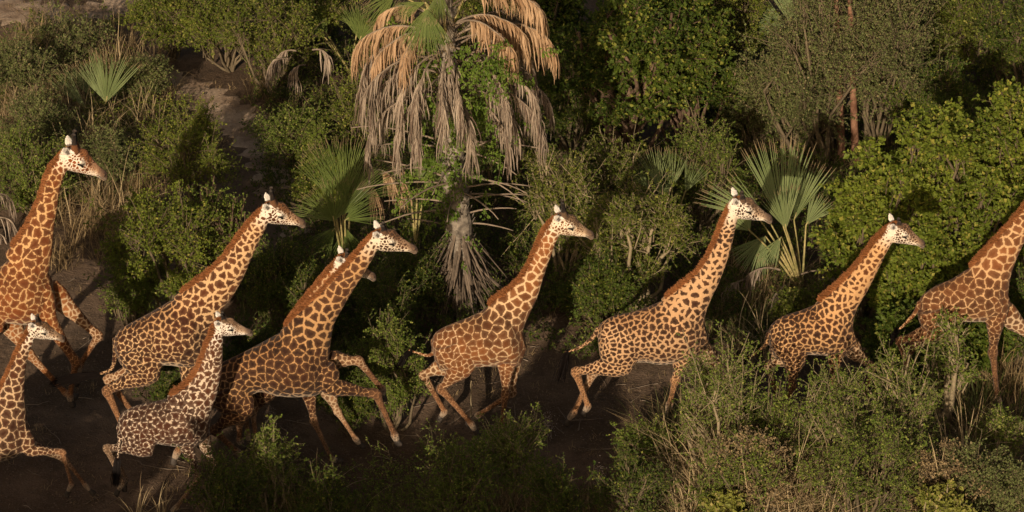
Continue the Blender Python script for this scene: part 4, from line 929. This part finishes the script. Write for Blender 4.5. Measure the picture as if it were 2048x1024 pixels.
def litter():
    r = np.random.default_rng(71); n = 16000; px_ = r.uniform(-60, 2110, n); row = r.uniform(560, 1060, n); row[:3500] = r.uniform(0, 560, 3500); d = ray(0, 0)
    P = np.array([on_ground(a, b) for a, b in zip(px_, row)]); P[:, 2] = gz(P[:, 0], P[:, 1]) + .012; m = MB()
    leaves(m, P, rdir(r, n) * (1, 1, .25), rdir(r, n) * .35 + (0, 0, 1), r.uniform(.02, .07, n), r.uniform(.005, .016, n))
    o = m.build('leaf_litter', M_LITTER); tag(o, 'dry fallen leaves and chips strewn over the trodden soil', 'leaf litter', None, 'stuff')
    n = 330; p = P[r.integers(0, 16000, n)] + (0, 0, .012); a = r.uniform(0, 6.28, n); tw = grow(r, p, np.stack([np.cos(a), np.sin(a), np.zeros(n)], 1), r.uniform(.15, .8, n), 6, .35, 0, .12)
    tw[..., 2] = gz(tw[..., 0], tw[..., 1]) + .016 + np.abs(np.sin(np.arange(6))) * .012; m = MB(); tubes(m, tw, np.linspace(.009, .004, 6)[None], 4)
    o = m.build('fallen_twigs', M_OLDSTALK); tag(o, 'small fallen grey twigs lying on the trail', 'twigs', None, 'stuff')
M_LITTER = leafmat('leaf_litter', (.10, .07, .04), (.30, .22, .14), (.05, .035, .025), trans=.0, hue3=.3)
litter()
# ------------------------------------------------------------------ fan palms
fanpalm('young fan palm with pale blue-green fans in dry grass, upper left', 228, (205, 226), [
    ((212, 205), (232, 98), -.7, 26, -.3, 22), ((212, 205), (172, 112), -.6, 22, .35, 18), ((172, 216), (108, 138), -.7, 14, .5, 16), ((190, 200), (150, 118), .35, 24, .3, 18), ((214, 204), (256, 140), .2, 14, .5, 10)], M_FANBLUE, 41, join=.4)
fanpalm('clump of fan palms at the top edge, left of the orange dead fronds', 150, (700, 135), [
    ((655, 70), (610, 12), 0, 34, .1, 22), ((715, 60), (700, 2), .2, 40, 0, 26), ((770, 50), (790, -10), .1, 34, .1, 22), ((650, 75), (590, 50), -.3, 30, 0, 18), ((720, 80), (740, 10), -.4, 50, -.2, 30), ((630, 60), (640, -20), .5, 45, 0, 26)], M_FAN, 42, join=.35)
fanpalm('spiky fan palm clump left of the palm trunk, above the running pair of giraffes', 590, (690, 480), [
    ((668, 442), (652, 355), -.5, 62, -.3, 36), ((690, 392), (676, 262), 0, 32, -.1, 30), ((705, 388), (735, 282), .1, 34, .1, 28), ((665, 400), (628, 300), .2, 26, .2, 20), ((700, 400), (785, 335), -.1, 26, .1, 20),
    ((672, 430), (610, 380), -.4, 28, -.2, 18), ((680, 432), (720, 362), -.45, 30, -.2, 20), ((684, 396), (650, 275), .05, 16, .2, 14), ((690, 440), (760, 400), -.3, 34, 0, 20), ((670, 455), (625, 510), -.3, 30, -.1, 18), ((690, 455), (700, 535), -.2, 34, -.1, 20)], M_FAN, 43, join=.3)
fanpalm('dark fan palm half hidden behind the lower dead stalks of the tall palm', 520, (830, 400), [
    ((835, 365), (810, 300), 0, 60, 0, 28), ((850, 375), (880, 320), .2, 50, 0, 22), ((820, 380), (765, 350), 0, 40, 0, 20)], M_FAN, 44)
fanpalm('blue-green fan palm showing behind the feathery acacia shoots', 520, (1335, 440), [
    ((1318, 375), (1300, 288), 0, 24, .2, 18), ((1345, 378), (1350, 292), .1, 26, .2, 18), ((1300, 378), (1262, 330), .2, 20, .1, 14), ((1370, 385), (1400, 320), 0, 24, .1, 16), ((1330, 400), (1325, 340), -.2, 30, -.1, 16)], M_FANBLUE, 45, join=.35)
fanpalm('big fan palm with wide pale green fans on yellow stalks behind the blotched giraffe', 600, (1606, 532), [
    ((1567, 454), (1552, 266), -.25, 24, .5, 32), ((1588, 440), (1628, 310), .25, 20, .4, 18), ((1520, 440), (1400, 376), .15, 12, .3, 14), ((1540, 445), (1448, 352), .35, 10, .4, 12), ((1500, 462), (1466, 415), -.1, 40, .0, 20),
    ((1530, 472), (1486, 545), .1, 38, -.35, 20), ((1612, 450), (1655, 390), .5, 26, .2, 16), ((1562, 474), (1528, 530), -.1, 24, -.3, 14), ((1572, 458), (1560, 370), -.6, 26, -.2, 22)], M_FANBLUE, 46)
fanpalm('grey-green fan leaves poking out at the top beside the thorn tree', 190, (1560, 120), [
    ((1570, 50), (1500, 30), 0, 40, 0, 24), ((1580, 45), (1600, -30), 0, 50, 0, 26), ((1640, 30), (1650, -40), .3, 40, 0, 20), ((1635, 10), (1660, 40), .2, 40, 0, 20)], M_FANBLUE, 47)
fanpalm('small fan palm with half dead leaves inside the top left bush', 130, (425, 110), [
    ((425, 62), (385, 20), 0, 30, 0, 18), ((428, 66), (445, 78), -.4, 30, -.3, 14), ((420, 60), (425, -10), .1, 40, 0, 20)], M_FAN, 48)
def deadfans(name, label, row, spots, seed, mat=M_DEADGREY):
    r = np.random.default_rng(seed); b = on_ground(spots[0][0], row); root = empty(name, b); tag(root, label, 'dead fronds')
    for x, y, az, L, n in spots:
        p = on_plane(x, y, b[1] + r.normal(0, .2)); P = arc(p, R(az), R(20), L, R(75), 8, r, .05); m = MB(); hang(m, P[3:], n, r, (.3, .75), .014, .6); adopt(root, m.build('dead_frond', mat))
        s = MB(); tubes(s, P[None], np.linspace(.02, .008, 8)[None], 4); st = s.build('leafstalk', M_OLDSTALK); st.parent = root.children[-1] if False else [c for c in root.children if c.name.startswith('dead_frond')][-1]
deadfans('dead_palm_leaves', 'grey dead palm leaves heaped at the foot of the big fan palm', 605, [(1560, 540, 190, .7, 30), (1520, 560, 200, .8, 34), (1600, 550, 10, .7, 30), (1640, 560, -20, .7, 30), (1480, 580, 180, .8, 30), (1570, 570, 250, .5, 30), (1620, 590, 280, .5, 30)], 51)
deadfans('dead_palm_leaves', 'brown dead palm leaves drooping beside the spiky palm clump', 560, [(745, 340, -30, .45, 46), (760, 312, -10, .4, 40), (728, 365, -60, .4, 40), (775, 350, -40, .4, 34)], 52, M_DEADORANGE)
deadfans('dead_palm_leaves', 'dry reddish palm leaves hanging in the shrub left of the tall palm', 240, [(592, 102, 200, .4, 40), (575, 118, 210, .4, 36), (625, 100, -20, .4, 30), (610, 130, 230, .35, 30)], 53, M_DEADGREY)
deadfans('dead_palm_leaves', 'pale dead palm leaf reaching in at the left edge behind the tall giraffe', 480, [(-30, 395, 15, .5, 20), (-25, 440, 5, .5, 20), (-40, 470, 0, .5, 20)], 54, M_DEADGREY)

# ------------------------------------------------------------------ shrubs (foot px, foot row, crown row, half width px)
B = bush
B('bush', 'dense dark green bush at the top, above the bend of the sandy path', 'bush', 345, 118, -50, 120, 'small', M_OLIVE)
B('bush', 'bright yellowish bush on the top edge, right of the dense dark one', 'bush', 460, 140, -40, 95, 'small', M_OLIVE, seed=3)
B('shrub', 'olive shrub with bare brown stems at its foot, beside the dead palm leaves', 'shrub', 545, 195, -25, 125, 'sparse', M_OLIVE, M_TWIG)
B('shrub', 'thin grey-green scrub on the left edge below the sandy patch', 'shrub', 40, 215, 60, 85, 'thorny', M_GREY, dens=.55)
B('shrub', 'straggling grey scrub above the small fan palm, before the sandy patch', 'shrub', 150, 150, 30, 95, 'sparse', M_GREY, dens=.6)
B('shrub', 'dusty scrub right of the small pale fan palm', 'shrub', 285, 215, 95, 55, 'thorny', M_GREY, dens=.5)
B('shrub', 'tangled grey thorn scrub left of the small pale fan palm', 'shrub', 75, 320, 170, 95, 'thorny', M_GREY, seed=6, dens=.5)
B('bush', 'green feathery bush behind the neck of the left-edge giraffe', 'bush', 60, 430, 250, 105, 'feathery', M_FEATHER)
B('shrub', 'low dry scrub behind the head of the left-edge giraffe', 'shrub', 200, 400, 240, 80, 'thorny', M_GREY, seed=8, dens=.6)
B('bush', 'light green feathery bush beside the path, above the large round bush', 'bush', 385, 440, 190, 118, 'feathery', M_BRIGHT)
B('bush', 'large round olive-green bush between the left-edge giraffe and the rusty-maned one', 'bush', 330, 645, 365, 140, 'small', M_BRIGHT, seed=4)
B('bush', 'lower left lobe of scrub at the foot of the large round bush', 'bush', 270, 655, 490, 75, 'feathery', M_FEATHER)
B('thorn_tree', 'crooked little thorn tree with bare limbs at the back of the large round bush', 'tree', 440, 600, 355, 90, 'sparse', M_FEATHER, M_BARK, thick=1.8)
B('shrub', 'white-flecked low shrub on the right side of the path', 'shrub', 590, 345, 205, 100, 'feathery', M_FEATHER, seed=9)
B('shrub', 'shaded shrub between the path and the spiky palm clump', 'shrub', 640, 440, 290, 60, 'small', M_OLIVE)
B('shrub', 'olive shrub under the left dead fans of the tall palm', 'shrub', 740, 330, 130, 100, 'sparse', M_OLIVE)
B('shrub', 'olive shrub at the top behind the tall palm crown', 'shrub', 820, 230, 30, 110, 'small', M_OLIVE)
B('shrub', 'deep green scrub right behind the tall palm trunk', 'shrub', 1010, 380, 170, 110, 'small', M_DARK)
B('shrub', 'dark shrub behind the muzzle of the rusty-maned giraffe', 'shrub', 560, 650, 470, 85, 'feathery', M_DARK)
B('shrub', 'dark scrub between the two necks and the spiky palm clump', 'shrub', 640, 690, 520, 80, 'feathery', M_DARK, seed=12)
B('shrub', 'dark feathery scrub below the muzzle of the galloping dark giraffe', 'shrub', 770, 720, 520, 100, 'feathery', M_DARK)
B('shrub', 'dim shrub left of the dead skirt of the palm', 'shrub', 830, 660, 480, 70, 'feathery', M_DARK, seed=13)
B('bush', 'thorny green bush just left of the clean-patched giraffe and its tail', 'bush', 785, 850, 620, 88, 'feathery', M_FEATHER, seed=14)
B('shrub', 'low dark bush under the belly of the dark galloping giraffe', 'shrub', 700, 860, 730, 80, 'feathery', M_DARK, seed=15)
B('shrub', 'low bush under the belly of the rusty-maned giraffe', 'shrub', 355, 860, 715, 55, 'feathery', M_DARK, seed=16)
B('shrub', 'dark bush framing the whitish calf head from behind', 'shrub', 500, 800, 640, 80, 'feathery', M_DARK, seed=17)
B('shrub', 'pale-twigged yellowish shrub between palm trunk and the clean-patched giraffe head', 'shrub', 1120, 560, 262, 100, 'sparse', M_OLIVE, M_PALETWIG, dens=1.3)
B('bush', 'airy bush with pale forked branches between the two middle giraffe necks', 'bush', 1275, 620, 345, 135, 'sparse', M_OLIVE, M_PALETWIG, seed=19, dens=1.5, thick=1.3)
B('shrub', 'shaded shrub low behind the rump of the blotched giraffe', 'shrub', 1200, 660, 500, 90, 'small', M_DARK)
B('acacia_bush', 'feathery acacia with long upright shoots behind the head of the blotched giraffe', 'acacia', 1405, 470, 215, 95, 'feathery', M_FEATHER, seed=21)
B('shrub', 'yellow-green shrub between the acacia shoots and the airy bush', 'shrub', 1230, 450, 260, 110, 'sparse', M_OLIVE, M_PALETWIG, seed=22)
B('tree', 'dark leafy tree crown at the top centre, right of the orange fronds', 'tree', 1250, 330, -60, 165, 'leafy', M_DARK, M_BARK, thick=1.6)
B('tree', 'dark tree with lighter leaf edges left of the grey thorn tree', 'tree', 1370, 300, -50, 110, 'leafy', M_DARK, M_BARK, seed=24)
B('bush', 'dark green bush filling the gap right of the hanging fronds', 'bush', 1140, 330, 60, 90, 'small', M_DARK)
B('thorn_tree', 'grey-brown thorn tree with two reddish trunks at the upper right', 'tree', 1650, 330, -120, 150, 'thorny', M_GREY, M_TWIG, thick=1.0, seed=26, dens=1.0)
B('thorn_tree', 'spreading grey thorn tree right beside the one with reddish trunks', 'tree', 1750, 310, -90, 120, 'thorny', M_GREY, M_TWIG, thick=1.0, seed=27, dens=.9)
B('shrub', 'brownish thorn scrub left under the grey thorn tree', 'shrub', 1520, 300, 90, 80, 'thorny', M_GREY, seed=28)
B('bush', 'yellowish bush at the top edge between thorn tree and right corner', 'bush', 1890, 190, -60, 125, 'small', M_OLIVE, seed=29)
B('bush', 'dark bush in the top right corner', 'bush', 2030, 210, -50, 95, 'small', M_DARK, seed=30)
B('shrub', 'very dark shrub behind the top of the bright green bush', 'shrub', 1860, 330, 110, 110, 'small', M_DARK, seed=31)
B('bush', 'big bright green leafy bush at the right, its crown highest in the middle', 'bush', 1850, 640, 165, 130, 'leafy', M_BRIGHT, seed=32, dens=1.0)
B('bush', 'bright green bush running off the right edge above the rightmost giraffe', 'bush', 2010, 620, 85, 115, 'leafy', M_BRIGHT, seed=33, dens=1.0)
B('bush', 'bright green branch mass right of the big pale fans', 'bush', 1735, 630, 285, 95, 'leafy', M_BRIGHT, seed=34, dens=1.1)
B('bush', 'lower bright bush around the head of the smaller dark-backed giraffe', 'bush', 1830, 690, 430, 120, 'leafy', M_BRIGHT, seed=35, dens=1.0)
B('shrub', 'dark undergrowth between the smaller giraffe and the rightmost one', 'shrub', 1800, 770, 600, 80, 'leafy', M_DARK, seed=36)
B('shrub', 'shaded undergrowth under the belly of the rightmost giraffe', 'shrub', 1950, 760, 620, 90, 'leafy', M_DARK, seed=37)
B('shrub', 'scrub at the right edge behind the planted foreleg', 'shrub', 2050, 740, 520, 80, 'small', M_DARK, seed=38)
B('shrub', 'thin scrub at the foot of the big fan palm', 'shrub', 1610, 690, 560, 80, 'sparse', M_OLIVE, seed=39)
B('shrub', 'dim shrub in the gap above the big fan palm', 'shrub', 1480, 250, 130, 80, 'small', M_DARK, seed=40)
B('bush', 'green bush at the top edge right behind the orange dead fronds', 'bush', 1090, 190, -120, 110, 'leafy', M_DARK, seed=71)
B('bush', 'olive bush at the top edge between the dark trees and the thorn tree', 'bush', 1450, 190, -120, 100, 'small', M_OLIVE, seed=72)
B('bush', 'olive bush at the top edge left of the tall palm', 'bush', 620, 120, -110, 100, 'small', M_OLIVE, seed=73)
B('bush', 'grey-green feathery bush at the top edge right of the thorn tree', 'bush', 1800, 190, -110, 110, 'feathery', M_GREY, seed=74)
B('bush', 'feathery grey-green scrub hanging over the gap left of the bright bush', 'bush', 1590, 320, 40, 90, 'thorny', M_GREY, seed=75)
B('bush', 'green bush at the top edge hidden behind the palm crown', 'bush', 930, 150, -120, 120, 'small', M_OLIVE, seed=76)
# foreground
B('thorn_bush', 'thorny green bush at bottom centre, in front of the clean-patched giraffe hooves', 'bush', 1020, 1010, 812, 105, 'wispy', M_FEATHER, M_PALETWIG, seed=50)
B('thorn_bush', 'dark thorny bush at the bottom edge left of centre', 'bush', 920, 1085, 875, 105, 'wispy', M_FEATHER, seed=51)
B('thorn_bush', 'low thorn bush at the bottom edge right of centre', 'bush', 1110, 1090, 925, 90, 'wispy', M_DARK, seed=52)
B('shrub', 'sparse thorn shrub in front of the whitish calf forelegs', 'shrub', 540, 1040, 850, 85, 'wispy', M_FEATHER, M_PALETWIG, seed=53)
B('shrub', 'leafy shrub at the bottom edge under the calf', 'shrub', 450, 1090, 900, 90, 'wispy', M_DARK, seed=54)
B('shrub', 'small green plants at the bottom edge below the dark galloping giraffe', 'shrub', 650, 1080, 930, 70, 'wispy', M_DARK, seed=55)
B('shrub', 'yellowish low bush in front of the hind hooves of the blotched giraffe', 'shrub', 1290, 960, 830, 80, 'wispy', M_FEATHER, seed=56)
B('thorn_bush', 'tall tangle of green thorn stems hiding the forelegs of the blotched giraffe', 'bush', 1430, 985, 672, 115, 'wispy', M_FEATHER, M_PALETWIG, seed=57, dens=1.0)
B('thorn_bush', 'green thorn bush between the blotched giraffe and the smaller one', 'bush', 1530, 1010, 748, 85, 'wispy', M_FEATHER, seed=58)
B('thorn_bush', 'thorn bush hiding the legs of the smaller dark-backed giraffe', 'bush', 1665, 985, 708, 110, 'wispy', M_FEATHER, M_PALETWIG, seed=59, dens=.9)
B('thorn_bush', 'bright thorn bush in front of the hind legs of the rightmost giraffe', 'bush', 1795, 975, 678, 108, 'wispy', M_FEATHER, M_PALETWIG, seed=60, dens=1.0)
B('thorn_bush', 'wide dense thorn bush low in the right foreground', 'bush', 1720, 1080, 800, 150, 'wispy', M_FEATHER, seed=61)
B('thorn_bush', 'grey-green thorn bush low in front of the straw tangle', 'bush', 1470, 1100, 860, 120, 'wispy', M_FEATHER, seed=62)
B('shrub', 'small thorn sprays beside the planted hoof of the rightmost giraffe', 'shrub', 1990, 940, 805, 60, 'wispy', M_FEATHER, M_PALETWIG, seed=63, dens=.6)
B('shrub', 'shaded brown scrub in the bottom right corner', 'shrub', 1960, 1080, 870, 110, 'thorny', M_GREY, seed=64)
B('shrub', 'shaded scrub at the bottom between centre and the straw tangle', 'shrub', 1270, 1080, 900, 90, 'wispy', M_DARK, seed=65)
B('sprig_shrub', 'yellow-green round-leaved sprigs at the bottom edge below the straw tangle', 'shrub', 1450, 1140, 975, 55, 'leafy', M_YELLOW, M_PALETWIG, seed=66, dens=.3, leafscale=.9)
B('sprig_shrub', 'yellow-green round-leaved sprigs near the bottom right corner', 'shrub', 1880, 1140, 950, 70, 'leafy', M_YELLOW, M_PALETWIG, seed=67, dens=.3, leafscale=.9)
B('sapling', 'thin sapling with pale forked stem standing before the rightmost giraffe hindquarters', 'sapling', 1885, 850, 605, 62, 'sparse', M_FEATHER, M_PALETWIG, seed=68, dens=.7, thick=2.0)

B('shrub', 'grey tangle of dry leafless twigs low in the right foreground', 'shrub', 1495, 1085, 845, 95, 'thorny', M_STRAW, M_PALETWIG, seed=80, dens=.8)
B('shrub', 'dry brown twiggy scrub at the bottom edge under the rightmost giraffe', 'shrub', 1890, 1085, 880, 80, 'thorny', M_STRAW, M_TWIG, seed=81, dens=.6)
# pale dead stem beside the sapling, and a fallen log by the path
def stem(name, label, cat, pts, row, r0, r1, mat):
    Yr = gy(row); P = crom(np.array([on_plane(x, y, Yr) for x, y in pts]), 4); n = len(P); P += np.random.default_rng(int(pts[0][0])).normal(0, .006, P.shape)
    m = MB(); tubes(m, P[None], np.linspace(r0, r1, n)[None], 8); o = m.build(name, mat, smooth=True); tag(o, label, cat); return o
stem('broken_stem', 'bare broken upright stem beside the thin sapling', 'dead stem', [(1894, 850), (1892, 800), (1890, 730)], 852, .03, .018, M_PALETWIG)
stem('dry_stalk', 'single dry stalk upright under the clean-patched giraffe belly', 'dead stem', [(942, 850), (942, 800), (942, 762)], 852, .012, .009, M_PALETWIG)
stem('fallen_log', 'short grey weathered log lying beside the path behind the horns', 'log', [(545, 386), (565, 377), (582, 376)], 392, .055, .05, M_OLDSTALK)

# seed heads in the shaded foreground
r_ = np.random.default_rng(91)
for x, y, lab in ((1095, 850, 'pale fluffy seed head right of the centre thorn bush'), (1198, 950, 'tall pale fluffy seed head at the bottom, left of the straw tangle'), (541, 838, 'pale seed head in front of the dark galloping giraffe belly')):
    Yr = gy(y + 60); b = on_ground(x, y + 60); root = empty('seed_head', b); tag(root, lab, 'plant'); c = on_plane(x, y, Yr)
    m = MB(); tubes(m, np.linspace(b, c, 5)[None], np.array([[.006, .005, .005, .004, .004]]), 3); adopt(root, m.build('stalk', M_PALETWIG))
    m = MB(); n = 220; p = c + r_.normal(0, 1, (n, 3)) * (.05, .05, .12); leaves(m, p, rdir(r_, n) + (0, 0, .5), rdir(r_, n), .03, .006); adopt(root, m.build('seeds', M_FLOWER))

for x_, lb_ in ((1672, 'left reddish bare trunk standing in the grey thorn scrub'), (1700, 'right reddish bare trunk standing in the grey thorn scrub')):
    stem('bare_trunk', lb_, 'tree trunk', [(x_ + 12, 330), (x_ + 8, 220), (x_ + 4, 100), (x_, -30)], 335, .085, .045, stemmat('reddish_bark', (.13, .065, .04), (.27, .15, .095), 6, island=False))
# ------------------------------------------------------------------ trees on the near side of the trail: they shade the ground and the lower legs
def shade_row():
    r = np.random.default_rng(8); spec = []
    def top(x): return float(np.interp(x, [-12, -4, -2.4, -.3, 4.3, 6.5, 14], [5.65, 6.1, 6.05, 4.5, 4.35, 5.0, 5.4]))
    for x in np.arange(-17.5, 11, 3.6): spec.append((x + r.normal(0, .3), -15.2 + r.normal(0, .3), top(x)))
    for x in np.arange(-16, 10, 3.8): spec.append((x + r.normal(0, .3), -19.3 + r.normal(0, .3), top(x) + 1.0))
    proto = []
    for i, (x, y, h) in enumerate(spec):
        if i < 3:
            root = empty('shade_tree', (x, y, 0)); bush_parts(root, 200 + i, 5.0, 2.6, 'leafy', M_OLIVE, M_BARK, 1.0, leafscale=2.4, thick=1.6, deep=1.8, low=.1); proto.append(root)
        else: root = copy_tree(proto[i % 3])
        root.location = (x, y, 0); root.rotation_euler = (0, 0, r.uniform(-.4, .4) + (math.pi if i % 2 else 0)); root.scale = (1, 1, h / 5.0)
        tag(root, 'leafy tree on the near side of the trail, outside the picture', 'tree', 'trees on the near side of the trail')
shade_row()

# the scrub goes on past both ends of the picture and up the slope
def beyond():
    r = np.random.default_rng(15); src = [o for o in bpy.data.objects if o.type == 'EMPTY' and o.get('category') in ('bush', 'shrub') and o.location.y > 3 and len(o.children) == 2][::3]
    spots = [(-12.8, 4), (-13.4, 8), (-14.2, 12.5), (-15, 6), (-16, 11), (-15, 17), (11.8, 4), (12.5, 7.5), (11.5, 11), (14, 5.5), (14, 10), (13, 15), (-9, 21), (-4.5, 22), (0, 22.5), (4.5, 22), (9, 21.5), (-12.5, 0), (12.5, -1.5)]
    for i, (x, y) in enumerate(spots):
        o = copy_tree(src[i % len(src)]); o.location = (x, y, float(gz(x, y))); o.rotation_euler = (0, 0, r.uniform(0, 6.28))
        tag(o, 'bush of the surrounding scrub, standing outside the picture', 'bush', 'scrub beyond the edges of the picture')
beyond()
